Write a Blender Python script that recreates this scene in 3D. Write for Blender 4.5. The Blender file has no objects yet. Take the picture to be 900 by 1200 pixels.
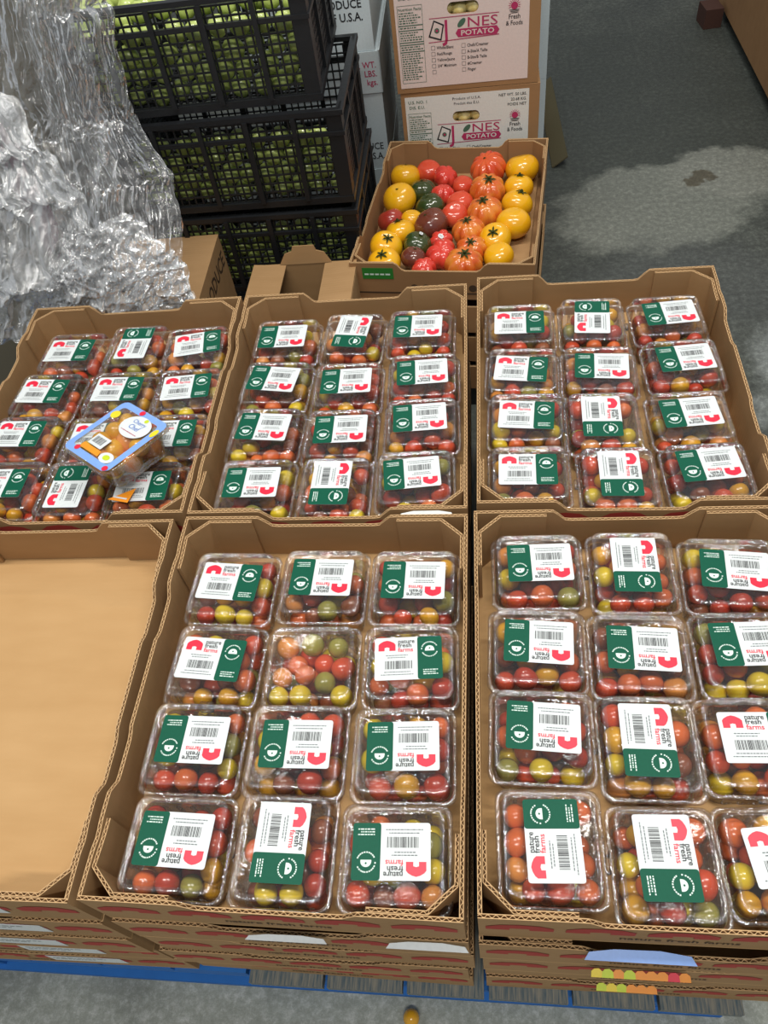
import bpy, bmesh, math, random
import numpy as np
from mathutils import Vector, Matrix, Euler
random.seed(7)
RS = np.random.RandomState(11)
PI = math.pi
SC = bpy.context.scene
COL = SC.collection

# ------------------------------------------------------------------ camera, world, lights, exposure
CR = ((0.99133658, 0.06736902, -0.11275285), (0.01563349, 0.79181795, 0.61055707), (-0.13041236, 0.60703028, -0.78390488))
CP = (0.027040, -0.145250, 1.413867)
cam = bpy.data.cameras.new('camera'); cam_ob = bpy.data.objects.new('camera', cam); COL.objects.link(cam_ob)
m = Matrix.Identity(4)
for i in range(3):
    m[i][0] = CR[0][i]; m[i][1] = CR[1][i]; m[i][2] = -CR[2][i]; m[i][3] = CP[i]
cam_ob.matrix_world = m
cam.sensor_fit = 'VERTICAL'; cam.sensor_height = 36; cam.lens = 905.18 / 1200 * 36; cam.clip_start = 0.02
SC.camera = cam_ob
wd = bpy.data.worlds.new('world'); SC.world = wd; wd.use_nodes = True
wd.node_tree.nodes['Background'].inputs[0].default_value = (0.88, 0.94, 1.0, 1)
wd.node_tree.nodes['Background'].inputs[1].default_value = 0.30
def lamp(x, y, z, sx, sy, p, rz=0, tilt=0, c=(1, 0.965, 0.9)):
    l = bpy.data.lights.new('warehouse_lamp', 'AREA'); l.shape = 'RECTANGLE'; l.size = sx; l.size_y = sy
    l.energy = p; l.color = c
    o = bpy.data.objects.new('warehouse_lamp', l); COL.objects.link(o)
    o.location = (x, y, z); o.rotation_euler = (tilt, 0, rz)
lamp(-0.9, 0.6, 3.6, 1.3, 0.16, 42)
lamp(0.9, 0.9, 3.6, 1.3, 0.16, 40)
lamp(0.2, -1.3, 3.6, 1.3, 0.16, 46)
lamp(0.4, 3.4, 3.6, 1.3, 0.16, 22)
SC.view_settings.view_transform = 'Standard'; SC.view_settings.look = 'None'
SC.view_settings.exposure = 0.2; SC.view_settings.gamma = 1.0; SC.view_settings.use_curve_mapping = False
SC.cycles.max_bounces = 10; SC.cycles.transparent_max_bounces = 20
SC.cycles.caustics_reflective = False; SC.cycles.caustics_refractive = False

# ------------------------------------------------------------------ materials
def hx(s):
    v = [int(s[i:i + 2], 16) / 255 for i in (0, 2, 4)]
    return tuple(c / 12.92 if c <= 0.04045 else ((c + 0.055) / 1.055) ** 2.4 for c in v) + (1,)
def nmat(name):
    m = bpy.data.materials.new(name); m.use_nodes = True
    nt = m.node_tree; b = nt.nodes['Principled BSDF']
    return m, nt, b
def N(nt, t, **k):
    n = nt.nodes.new(t)
    for a, v in k.items():
        if a in n.inputs: n.inputs[a].default_value = v
        else: setattr(n, a, v)
    return n
def flat(name, col, rough=0.6, spec=0.4, metal=0, bump=0, bscale=200):
    m, nt, b = nmat(name)
    n = N(nt, 'ShaderNodeTexNoise'); n.inputs['Scale'].default_value = bscale
    tc = N(nt, 'ShaderNodeTexCoord'); nt.links.new(tc.outputs['Object'], n.inputs['Vector'])
    mx = N(nt, 'ShaderNodeMix', data_type='RGBA'); c = hx(col)
    mx.inputs[6].default_value = tuple(x * 0.9 for x in c[:3]) + (1,); mx.inputs[7].default_value = tuple(min(1, x * 1.07) for x in c[:3]) + (1,)
    nt.links.new(n.outputs[0], mx.inputs[0]); nt.links.new(mx.outputs[2], b.inputs['Base Color'])
    b.inputs['Roughness'].default_value = rough; b.inputs['Specular IOR Level'].default_value = spec; b.inputs['Metallic'].default_value = metal
    if bump:
        bp = N(nt, 'ShaderNodeBump'); bp.inputs['Strength'].default_value = bump; bp.inputs['Distance'].default_value = 0.002
        nt.links.new(n.outputs[0], bp.inputs['Height']); nt.links.new(bp.outputs[0], b.inputs['Normal'])
    return m
def cardboard(name, c1, c2, lines=True):
    m, nt, b = nmat(name)
    tc = N(nt, 'ShaderNodeTexCoord')
    mp = N(nt, 'ShaderNodeMapping'); mp.inputs['Scale'].default_value = (8, 34, 30)
    n1 = N(nt, 'ShaderNodeTexNoise'); n1.inputs['Scale'].default_value = 6; n1.inputs['Detail'].default_value = 8
    n2 = N(nt, 'ShaderNodeTexNoise'); n2.inputs['Scale'].default_value = 1.0; n2.inputs['Detail'].default_value = 5
    nt.links.new(tc.outputs['Object'], n1.inputs['Vector']); nt.links.new(tc.outputs['Object'], mp.inputs['Vector']); nt.links.new(mp.outputs[0], n2.inputs['Vector'])
    ad = N(nt, 'ShaderNodeMath', operation='ADD'); nt.links.new(n1.outputs[0], ad.inputs[0]); nt.links.new(n2.outputs[0], ad.inputs[1])
    sb = N(nt, 'ShaderNodeMath', operation='MULTIPLY_ADD'); sb.inputs[1].default_value = 1.0; sb.inputs[2].default_value = -0.5
    nt.links.new(ad.outputs[0], sb.inputs[0])
    mx = N(nt, 'ShaderNodeMix', data_type='RGBA'); mx.inputs[6].default_value = hx(c1); mx.inputs[7].default_value = hx(c2)
    mx.clamp_factor = True
    nt.links.new(sb.outputs[0], mx.inputs[0]); nt.links.new(mx.outputs[2], b.inputs['Base Color'])
    b.inputs['Roughness'].default_value = 0.85; b.inputs['Specular IOR Level'].default_value = 0.25
    wv = N(nt, 'ShaderNodeTexWave'); wv.inputs['Scale'].default_value = 38; wv.bands_direction = 'Y'; nt.links.new(tc.outputs['Object'], wv.inputs['Vector'])
    bp = N(nt, 'ShaderNodeBump'); bp.inputs['Strength'].default_value = 0.13; bp.inputs['Distance'].default_value = 0.001
    nt.links.new(wv.outputs[1], bp.inputs['Height']); nt.links.new(bp.outputs[0], b.inputs['Normal'])
    return m
def plastic(name, tint=(1, 1, 1), rough=0.06, base=0.07, haze=0.0, gain=1.6, bstr=0.25, bscale=90):
    m = bpy.data.materials.new(name); m.use_nodes = True; nt = m.node_tree; nt.nodes.clear()
    out = N(nt, 'ShaderNodeOutputMaterial'); tr = N(nt, 'ShaderNodeBsdfTransparent'); tr.inputs[0].default_value = tint + (1,)
    gl = N(nt, 'ShaderNodeBsdfGlossy'); gl.inputs['Roughness'].default_value = rough; gl.inputs['Color'].default_value = (1, 1, 1, 1)
    fr = N(nt, 'ShaderNodeFresnel'); fr.inputs[0].default_value = 1.5
    ml = N(nt, 'ShaderNodeMath', operation='MULTIPLY_ADD', use_clamp=True); ml.inputs[1].default_value = gain; ml.inputs[2].default_value = base - 0.04
    nt.links.new(fr.outputs[0], ml.inputs[0])
    tc = N(nt, 'ShaderNodeTexCoord'); nz = N(nt, 'ShaderNodeTexNoise'); nz.inputs['Scale'].default_value = bscale; nz.inputs['Detail'].default_value = 3
    nt.links.new(tc.outputs['Object'], nz.inputs['Vector'])
    bp = N(nt, 'ShaderNodeBump'); bp.inputs['Strength'].default_value = bstr; bp.inputs['Distance'].default_value = 0.003
    nt.links.new(nz.outputs[0], bp.inputs['Height']); nt.links.new(bp.outputs[0], gl.inputs['Normal'])
    mx = N(nt, 'ShaderNodeMixShader'); nt.links.new(ml.outputs[0], mx.inputs[0]); nt.links.new(tr.outputs[0], mx.inputs[1]); nt.links.new(gl.outputs[0], mx.inputs[2])
    last = mx
    if haze:
        df = N(nt, 'ShaderNodeBsdfDiffuse'); df.inputs[0].default_value = (0.85, 0.87, 0.88, 1)
        tl = N(nt, 'ShaderNodeBsdfTranslucent'); tl.inputs[0].default_value = (0.85, 0.87, 0.88, 1)
        m1 = N(nt, 'ShaderNodeMixShader'); m1.inputs[0].default_value = 0.4
        nt.links.new(df.outputs[0], m1.inputs[1]); nt.links.new(tl.outputs[0], m1.inputs[2]); nt.links.new(bp.outputs[0], df.inputs['Normal'])
        m2 = N(nt, 'ShaderNodeMixShader')
        hz = N(nt, 'ShaderNodeMath', operation='MULTIPLY', use_clamp=True); hz.inputs[1].default_value = haze * 2
        n3 = N(nt, 'ShaderNodeTexNoise'); n3.inputs['Scale'].default_value = 6; n3.inputs['Detail'].default_value = 6
        nt.links.new(tc.outputs['Object'], n3.inputs['Vector']); nt.links.new(n3.outputs[0], hz.inputs[0]); nt.links.new(hz.outputs[0], m2.inputs[0])
        nt.links.new(mx.outputs[0], m2.inputs[1]); nt.links.new(m1.outputs[0], m2.inputs[2]); last = m2
    nt.links.new(last.outputs[0], out.inputs[0])
    return m
def fruit(name, c1, c2, rough=0.22, scale=28, spots=0.0, ribs=False):
    m, nt, b = nmat(name)
    tc = N(nt, 'ShaderNodeTexCoord'); n = N(nt, 'ShaderNodeTexNoise'); n.inputs['Scale'].default_value = scale; n.inputs['Detail'].default_value = 3
    nt.links.new(tc.outputs['Object'], n.inputs['Vector'])
    cr = N(nt, 'ShaderNodeValToRGB'); cr.color_ramp.elements[0].position = 0.35; cr.color_ramp.elements[1].position = 0.7
    cr.color_ramp.elements[0].color = hx(c1); cr.color_ramp.elements[1].color = hx(c2)
    nt.links.new(n.outputs[0], cr.inputs[0]); nt.links.new(cr.outputs[0], b.inputs['Base Color'])
    b.inputs['Roughness'].default_value = rough; b.inputs['Specular IOR Level'].default_value = 0.5
    b.inputs['Subsurface Weight'].default_value = 0.0
    b.inputs['Coat Weight'].default_value = 0.35; b.inputs['Coat Roughness'].default_value = 0.08
    return m
M = {}
M['card'] = cardboard('corrugated_card', '97764f', 'ab8860')
M['card_floor'] = cardboard('card_liner', 'b38d5e', 'c29d6e')
M['card_dark'] = cardboard('brown_card', '8d6a48', 'a07a53')
M['edge'] = flat('raw_card_edge', 'c6a378', 0.9, 0.2)
M['clear'] = plastic('clear_pet', (0.985, 0.98, 0.97), 0.09, 0.03, 0.018, 0.7, 0.6, 110)
M['clear_lid'] = plastic('clear_pet_lid', (0.985, 0.98, 0.975), 0.07, 0.035, 0.028, 1.2, 0.45, 90)
M['clear_rim'] = plastic('clear_pet_rim', (0.97, 0.965, 0.955), 0.09, 0.12, 0.05, 1.7, 1.0, 140)
M['wrap'] = plastic('stretch_wrap', (0.95, 0.955, 0.96), 0.13, 0.07, 0.11, 1.5, 1.0, 120)
M['wrap_thick'] = plastic('bunched_stretch_wrap', (0.93, 0.94, 0.95), 0.16, 0.10, 0.26, 1.6, 1.0, 130)
M['label'] = flat('white_sticker', 'd8dedf', 0.5, 0.3)
M['green'] = flat('green_sticker', '0c5540', 0.5, 0.15)
M['red'] = flat('red_ink', 'dd2440', 0.4, 0.4)
M['black'] = flat('black_ink', '26282b', 0.5, 0.3)
M['grey'] = flat('grey_ink', '70777a', 0.6, 0.3)
M['pale'] = flat('pale_ink', 'd9ede4', 0.5, 0.3)
M['blue_film'] = flat('blue_film', '7fa6e8', 0.3, 0.5)
M['blue_ink'] = flat('blue_ink', '3d6fc4', 0.4, 0.4)
M['yellow_ink'] = flat('yellow_ink', 'e9cf2e', 0.4, 0.4)
M['orange_ink'] = flat('orange_ink', 'ef9427', 0.4, 0.4)
M['lime_ink'] = flat('lime_ink', 'c3d52a', 0.4, 0.4)
M['magenta'] = flat('magenta_ink', 'b0355f', 0.5, 0.3)
M['dkgreen'] = flat('dull_green_ink', '4a6b58', 0.5, 0.3)
M['leafgreen'] = flat('leaf_green_ink', '2f7d32', 0.5, 0.3)
M['crate'] = flat('black_crate_plastic', '17191c', 0.42, 0.5, 0, 0.3, 60)
M['white_box'] = flat('bleached_card', 'c6d3d8', 0.6, 0.3)
M['print_pink'] = flat('pinkish_white_print', 'dcc9c2', 0.6, 0.3)
M['print_white'] = flat('white_print', 'd8d8d2', 0.6, 0.3)
TC = {'red': fruit('red_skin', 'cc4326', 'da5c36'), 'orange-red': fruit('orange_red_skin', 'd6602c', 'e67a40'), 'orange': fruit('orange_skin', 'd98538', 'e39a4a'),
      'yellow': fruit('yellow_skin', 'e0bf22', 'ebd034'), 'golden': fruit('golden_skin', 'd99a1c', 'e5ad2b'), 'brown': fruit('brown_skin', '84452e', '9c5c3a'),
      'olive': fruit('olive_skin', '8f8a3c', 'a8a04a'), 'deep red': fruit('deep_red_skin', 'b63824', 'c64a32')}
TW = ['red'] * 5 + ['orange-red'] * 6 + ['orange'] * 2 + ['yellow'] * 4 + ['golden'] * 4 + ['brown'] * 2 + ['olive'] * 1 + ['deep red'] * 3
M['tomatillo'] = fruit('tomatillo_skin', 'a6b858', 'cad888', 0.3, 40)
M['potato'] = fruit('potato_skin', 'cdb86c', 'e2d394', 0.5, 50)
M['calyx'] = flat('dry_calyx', '3c4420', 0.8, 0.2)
HC = {'y': fruit('yellow_heirloom', 'e0a012', 'edb71d', 0.2, 16), 'r': fruit('red_heirloom', 'c83e26', 'd95a3c', 0.2, 16), 'b': fruit('pinkish_red_heirloom', 'c83228', 'da4c3a', 0.2, 20),
      'o': fruit('orange_red_heirloom', 'cf4524', 'dd6a35', 0.2, 16), 's': fruit('striped_orange_heirloom', 'c8521f', 'dd8a36', 0.22, 26), 'g': fruit('dark_green_heirloom', '2d3f1c', '4a4a24', 0.2, 12),
      'n': fruit('brown_heirloom', '5e2c22', '7d4630', 0.2, 12), 'd': fruit('dull_red_heirloom', '9c2f25', 'b54a34', 0.22, 12)}

# ------------------------------------------------------------------ mesh helpers
class MB:
    def __init__(s): s.v = []; s.f = []; s.m = []; s.mats = []
    def mi(s, mat):
        if mat not in s.mats: s.mats.append(mat)
        return s.mats.index(mat)
    def add(s, vs, fs, mat, T=None):
        k = len(s.v); i = s.mi(mat)
        if T is not None: vs = [tuple(T @ Vector(v)) for v in vs]
        s.v += [tuple(v) for v in vs]; s.f += [tuple(a + k for a in f) for f in fs]; s.m += [i] * len(fs)
    def box(s, x0, x1, y0, y1, z0, z1, mat, T=None):
        vs = [(x0, y0, z0), (x1, y0, z0), (x1, y1, z0), (x0, y1, z0), (x0, y0, z1), (x1, y0, z1), (x1, y1, z1), (x0, y1, z1)]
        s.add(vs, [(0, 3, 2, 1), (4, 5, 6, 7), (0, 1, 5, 4), (1, 2, 6, 5), (2, 3, 7, 6), (3, 0, 4, 7)], mat, T)
    def poly(s, pts, mat, z=0, T=None):
        s.add([(p[0], p[1], z) for p in pts], [tuple(range(len(pts)))], mat, T)
    def slab(s, pts, z0, z1, mat, T=None):
        n = len(pts)
        s.add([(p[0], p[1], z0) for p in pts] + [(p[0], p[1], z1) for p in pts],
              [tuple(range(n - 1, -1, -1)), tuple(range(n, 2 * n))] + [(i, (i + 1) % n, n + (i + 1) % n, n + i) for i in range(n)], mat, T)
    def mesh(s, name, smooth=False):
        me = bpy.data.meshes.new(name); me.from_pydata(s.v, [], s.f)
        for mt in s.mats: me.materials.append(mt)
        me.polygons.foreach_set('material_index', s.m)
        if smooth: me.polygons.foreach_set('use_smooth', [True] * len(s.f))
        me.update(); return me
def ob(name, me, parent=None, loc=(0, 0, 0), rot=(0, 0, 0), scl=None, **pr):
    if isinstance(me, MB): me = me.mesh(name)
    o = bpy.data.objects.new(name, me); COL.objects.link(o)
    if parent is not None: o.parent = parent
    o.location = loc; o.rotation_euler = rot
    if scl: o.scale = scl
    for k, v in pr.items():
        if v is not None: o[{'cat': 'category'}.get(k, k)] = v
    return o
def thing(name, loc, rot=(0, 0, 0), **pr):
    return ob(name, None, None, loc, rot, **pr)
def rrect(w, d, r, n=6, cx=0, cy=0):
    p = []
    for k, (sx, sy) in enumerate(((1, 1), (-1, 1), (-1, -1), (1, -1))):
        for i in range(n + 1):
            a = PI / 2 * (k + i / n)
            p.append((cx + sx * (w / 2 - r) + r * math.cos(a), cy + sy * (d / 2 - r) + r * math.sin(a)))
    return p
def circ(cx, cy, r, n=16, ry=None): return [(cx + r * math.cos(2 * PI * i / n), cy + (ry or r) * math.sin(2 * PI * i / n)) for i in range(n)]
_tc = {}
def text_mesh(s, bold=0.0):
    key = (s, bold)
    if key not in _tc:
        cu = bpy.data.curves.new('lettering', 'FONT'); cu.body = s; cu.align_x = 'LEFT'; cu.resolution_u = 2; cu.offset = bold; cu.fill_mode = 'FRONT'
        o = bpy.data.objects.new('lettering', cu); COL.objects.link(o)
        dg = bpy.context.evaluated_depsgraph_get(); me = o.evaluated_get(dg).to_mesh()
        vs = [tuple(v.co) for v in me.vertices]; fs = [tuple(p.vertices) for p in me.polygons]
        o.evaluated_get(dg).to_mesh_clear(); bpy.data.objects.remove(o)
        _tc[key] = (vs, fs)
    return _tc[key]
def text(mb, s, x, y, size, mat, z=0.0, bold=0.0, xs=1.0, align='l', T=None, width=None):
    vs, fs = text_mesh(s, bold)
    if not vs: return
    w = max(v[0] for v in vs)
    if width: xs = width / (w * size)
    x0 = x - (w * size * xs / 2 if align == 'c' else w * size * xs if align == 'r' else 0)
    mb.add([(x0 + v[0] * size * xs, y + v[1] * size, z) for v in vs], fs, mat, T)
def dashes(mb, x0, x1, y, h, mat, z=0, T=None, rnd=random.Random(3)):
    x = x0
    while x < x1:
        w = rnd.uniform(0.8, 3.2) * h
        xe = min(x + w, x1); mb.poly([(x, y), (xe, y), (xe, y + h), (x, y + h)], mat, z, T); x += w + h * 0.7
def blob_mesh(name, rx, ry, rz, mat, nu=20, nv=13, lobes=0, amp=0, dimple=0.12, seed=0, bumpy=0):
    r = random.Random(seed); ph = [r.uniform(0, 6.28) for _ in range(6)]
    vs = [(0, 0, rz * (1 - dimple))]; fs = []
    for j in range(1, nv):
        t = PI * j / nv
        for i in range(nu):
            p = 2 * PI * i / nu
            k = 1.0
            if lobes: k -= amp * abs(math.sin(lobes * p / 2 + ph[0])) ** 0.5 * 0 + amp * (0.5 - 0.5 * math.cos(lobes * p + ph[0])) ** 3 * math.sin(t) ** 0.4 * (1.1 if t < 1.6 else 0.7)
            if bumpy: k += bumpy * (math.sin(2 * p + ph[1]) * math.sin(2 * t + ph[2]) + 0.5 * math.sin(3 * p + ph[3] + t))
            z = math.cos(t); dz = dimple * math.exp(-(t / 0.45) ** 2)
            vs.append((rx * k * math.sin(t) * math.cos(p), ry * k * math.sin(t) * math.sin(p), rz * (z * (1 - 0.02 * k) - dz) * (1 + 0.3 * (k - 1))))
    vs.append((0, 0, -rz))
    for i in range(nu):
        a = (i + 1) % nu; fs.append((0, 1 + i, 1 + a))
        for j in range(nv - 2): fs.append((1 + j * nu + i, 1 + (j + 1) * nu + i, 1 + (j + 1) * nu + a, 1 + j * nu + a))
        fs.append((1 + (nv - 2) * nu + i, len(vs) - 1, 1 + (nv - 2) * nu + a))
    b = MB(); b.add(vs, fs, mat); return b.mesh(name, True)

# ------------------------------------------------------------------ the setting: concrete floor
def floor_mat():
    m, nt, b = nmat('worn_concrete'); L = nt.links.new
    geo = N(nt, 'ShaderNodeTexCoord')
    def noise(s, d=8, r=0.6):
        n = N(nt, 'ShaderNodeTexNoise'); n.inputs['Scale'].default_value = s; n.inputs['Detail'].default_value = d; n.inputs['Roughness'].default_value = r
        L(geo.outputs['Object'], n.inputs['Vector']); return n
    def ramp(src, e):
        c = N(nt, 'ShaderNodeValToRGB'); c.color_ramp.elements[0].position, c.color_ramp.elements[0].color = e[0][0], hx(e[0][1])
        c.color_ramp.elements[1].position, c.color_ramp.elements[1].color = e[-1][0], hx(e[-1][1])
        for q in e[1:-1]: x = c.color_ramp.elements.new(q[0]); x.color = hx(q[1])
        L(src, c.inputs[0]); return c
    n1 = noise(3.5, 12, 0.72); base = ramp(n1.outputs[0], [(0.3, '454945'), (0.5, '575b56'), (0.7, '70746e')])
    n2 = noise(60, 9, 0.85); fine = ramp(n2.outputs[0], [(0.36, '2c2e2c'), (0.5, '7c7e7a'), (0.64, 'd0d2ce')])
    mx = N(nt, 'ShaderNodeMix', data_type='RGBA', blend_type='OVERLAY'); mx.inputs[0].default_value = 0.75
    L(base.outputs[0], mx.inputs[6]); L(fine.outputs[0], mx.inputs[7]); cur = mx.outputs[2]
    warp = noise(5, 6); sep = N(nt, 'ShaderNodeVectorMath', operation='MULTIPLY_ADD'); sep.inputs[1].default_value = (0.34, 0.34, 0)
    sub = N(nt, 'ShaderNodeVectorMath', operation='SUBTRACT'); sub.inputs[1].default_value = (0.5, 0.5, 0.5)
    L(warp.outputs['Color'], sub.inputs[0]); L(sub.outputs[0], sep.inputs[0]); L(geo.outputs['Object'], sep.inputs[2])
    def patch(cur, cx, cy, rx, ry, col, k=1.0, soft=0.12, rot=0):
        mp = N(nt, 'ShaderNodeMapping'); mp.vector_type = 'TEXTURE'; mp.inputs['Location'].default_value = (cx, cy, 0); mp.inputs['Scale'].default_value = (rx, ry, 1); mp.inputs['Rotation'].default_value = (0, 0, rot)
        L(sep.outputs[0], mp.inputs[0]); ln = N(nt, 'ShaderNodeVectorMath', operation='LENGTH'); L(mp.outputs[0], ln.inputs[0])
        mr = N(nt, 'ShaderNodeMapRange'); mr.inputs[1].default_value = 1 + soft; mr.inputs[2].default_value = 1 - soft; mr.inputs[4].default_value = k
        L(ln.outputs['Value'], mr.inputs[0]); x = N(nt, 'ShaderNodeMix', data_type='RGBA'); L(mr.outputs[0], x.inputs[0]); L(cur, x.inputs[6])
        y = N(nt, 'ShaderNodeMix', data_type='RGBA', blend_type='OVERLAY'); y.inputs[0].default_value = 0.55; y.inputs[6].default_value = hx(col); L(fine.outputs[0], y.inputs[7])
        L(y.outputs[2], x.inputs[7]); return x.outputs[2]
    cur = patch(cur, 0.62, 2.9, 0.55, 0.75, '3d423d', 0.75, 0.4)
    cur = patch(cur, 0.58, 2.15, 0.34, 0.22, '84877f', 0.95, 0.12, 0.35)
    cur = patch(cur, 0.82, 2.33, 0.2, 0.15, '8c8e86', 0.9, 0.12)
    cur = patch(cur, 0.71, 2.26, 0.03, 0.035, '57503f', 0.9, 0.2)
    cur = patch(cur, 1.25, 1.2, 0.55, 0.62, '9a9f9e', 0.9, 0.07)
    cur = patch(cur, 0.62, 1.75, 0.28, 0.2, '585b5a', 0.6, 0.3)
    cur = patch(cur, -0.1, -0.5, 1.6, 0.6, 'bfc1bc', 0.95, 0.2)
    L(cur, b.inputs['Base Color'])
    rr = N(nt, 'ShaderNodeMapRange'); rr.inputs[3].default_value = 0.42; rr.inputs[4].default_value = 0.85; L(n1.outputs[0], rr.inputs[0]); L(rr.outputs[0], b.inputs['Roughness'])
    bp = N(nt, 'ShaderNodeBump'); bp.inputs['Strength'].default_value = 0.5; bp.inputs['Distance'].default_value = 0.006
    L(n2.outputs[0], bp.inputs['Height']); L(bp.outputs[0], b.inputs['Normal'])
    return m
fm = MB(); fm.box(-4.5, 4.5, -2.5, 9, -0.05, 0, floor_mat()); ob('floor', fm, kind='structure')
# ------------------------------------------------------------------ corrugated board
def board(mb, pts, zb, zt, t=0.0045, mat=None, edge=None, wave=True, ds=0.008):
    """corrugated sheet standing on the polyline pts; zt(s) is the height of its top edge, whose flutes are real"""
    mat = mat or M['card']; edge = edge or M['edge']
    P = [Vector(p) for p in pts]; seg = [(P[i + 1] - P[i]).length for i in range(len(P) - 1)]; L = sum(seg)
    cum = [0]
    for q in seg: cum.append(cum[-1] + q)
    def at(s):
        s = min(max(s, 0), L)
        for i in range(len(seg)):
            if s <= cum[i + 1] + 1e-9: break
        u = (s - cum[i]) / seg[i]; p = P[i].lerp(P[i + 1], u); d = (P[i + 1] - P[i]).normalized()
        if u < 1e-4 and i > 0: d = (d + (P[i] - P[i - 1]).normalized()).normalized()
        if u > 1 - 1e-4 and i < len(seg) - 1: d = (d + (P[i + 2] - P[i + 1]).normalized()).normalized()
        return p, Vector((-d.y, d.x))
    ss = sorted(set([round(x, 6) for x in list(np.linspace(0, L, max(2, int(L / ds)))) + cum]))
    tl = 0.0008; vs = []
    for s in ss:
        p, n = at(s); z = zt(s)
        for o, h in ((t / 2, zb), (t / 2, z), (t / 2 - tl, z), (t / 2 - tl, z - 0.0085), (-t / 2 + tl, z - 0.0085), (-t / 2 + tl, z), (-t / 2, z), (-t / 2, zb)):
            vs.append((p.x + n.x * o, p.y + n.y * o, h))
    side, top = [], []
    for j in range(len(ss) - 1):
        a, b = j * 8, j * 8 + 8
        for k in range(8):
            q = (a + k, a + (k + 1) % 8, b + (k + 1) % 8, b + k)
            (top if 1 <= k <= 5 else side).append(q)
    e = (len(ss) - 1) * 8
    side += [(0, 1, 6, 7), (e + 7, e + 6, e + 1, e)]
    k0 = len(mb.v); mb.add(vs, side, mat)
    i = mb.mi(edge); mb.f += [tuple(x + k0 for x in f) for f in top]; mb.m += [i] * len(top)
    if wave:
        am = t / 2 - tl; n_ = int(L / 0.0016); vs = []; fs = []
        for j in range(n_ + 1):
            s = L * j / n_; p, n = at(s); o = am * math.sin(2 * PI * s / 0.008); z = zt(s) - 0.0002
            for oo, h in ((o - 0.0004, z - 0.0083), (o - 0.0004, z), (o + 0.0004, z), (o + 0.0004, z - 0.0083)): vs.append((p.x + n.x * oo, p.y + n.y * oo, h))
        for j in range(n_):
            a = j * 4
            for k in range(3): fs.append((a + k, a + k + 1, a + k + 5, a + k + 4))
        mb.add(vs, fs, edge)
def sst(a, b, x): t = min(max((x - a) / (b - a), 0), 1); return t * t * (3 - 2 * t)
def flat_parts(W, L, H, dip=0.020, cz=0.105, sd=0.014, mat=None, edge=None, key=''):
    """an open corrugated tray: returns [(part name, mesh, loc, rotz)]"""
    t = 0.0045; out = []
    def endp(len_): return lambda s: H - dip * sst(cz, cz + 0.022, min(s, len_ - s))
    def sidep(len_):
        def f(s):
            e = min(s, len_ - s)
            return H - sd * sst(cz, cz + 0.022, e) + 0.006 * sst(cz + 0.07, cz + 0.085, e) - 0.003 * math.exp(-((e - 0.06) / 0.01) ** 2)
        return f
    b = MB(); b.box(-W / 2, W / 2, -L / 2, L / 2, 0, 0.004, M['card_floor'] if not mat else mat); out.append(('bottom_panel', b.mesh('bottom_panel')))
    for nm, y in (('front_wall', -L / 2 + t / 2), ('back_wall', L / 2 - t / 2)):
        b = MB(); board(b, [(-W / 2, y), (W / 2, y)], 0.004, endp(W), t, mat, edge); out.append((nm, b.mesh(nm)))
    for x in (-W / 2 + t / 2, W / 2 - t / 2):
        b = MB(); board(b, [(x, -L / 2 + t), (x, L / 2 - t)], 0.004, sidep(L - 2 * t), t, mat, edge); out.append(('side_wall', b.mesh('side_wall')))
    for sx in (-1, 1):
        for sy in (-1, 1):
            g = t * 1.5 + 0.0008
            pts = [(sx * (W / 2 - 0.098), sy * (L / 2 - g)), (sx * (W / 2 - 0.036), sy * (L / 2 - g)), (sx * (W / 2 - g), sy * (L / 2 - 0.034)), (sx * (W / 2 - g), sy * (L / 2 - 0.085))]
            b = MB(); board(b, pts, 0.004, lambda s: H - 0.0025 - 0.004 * sst(0.09, 0.14, s), t, mat, edge); out.append(('corner_board', b.mesh('corner_board')))
    return out
FW, FL, FH = 0.403, 0.503, 0.092
FLAT = flat_parts(FW, FL, FH)
def print_arches():
    """row of red arches and small lettering printed along the lower front face"""
    b = MB(); T = Matrix.Rotation(PI / 2, 4, 'X')
    for i in range(5):
        cx = -0.16 + i * 0.08
        pts = [(cx - 0.034, 0.042), (cx - 0.010, 0.042), (cx - 0.010, 0.050), (cx + 0.010, 0.050), (cx + 0.010, 0.042), (cx + 0.034, 0.042), (cx + 0.034, 0.056), (cx + 0.020, 0.066), (cx, 0.069), (cx - 0.020, 0.066), (cx - 0.034, 0.056)]
        b.add([(p[0], p[1], 0.0003) for p in pts], [(0, 1, 2, 8, 9, 10), (2, 3, 8), (3, 4, 5, 6, 7, 8)], M['red_dull'], T)
    text(b, 'nature fresh farms', 0, 0.020, 0.016, M['black_dull'], 0.0003, 0.01, 1, 'c', T)
    return b.mesh('printing')
M['red_dull'] = flat('dull_red_print', 'a8413a', 0.8, 0.2); M['black_dull'] = flat('dull_black_print', '4a3a2c', 0.8, 0.2)
PRINT = print_arches()
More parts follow.
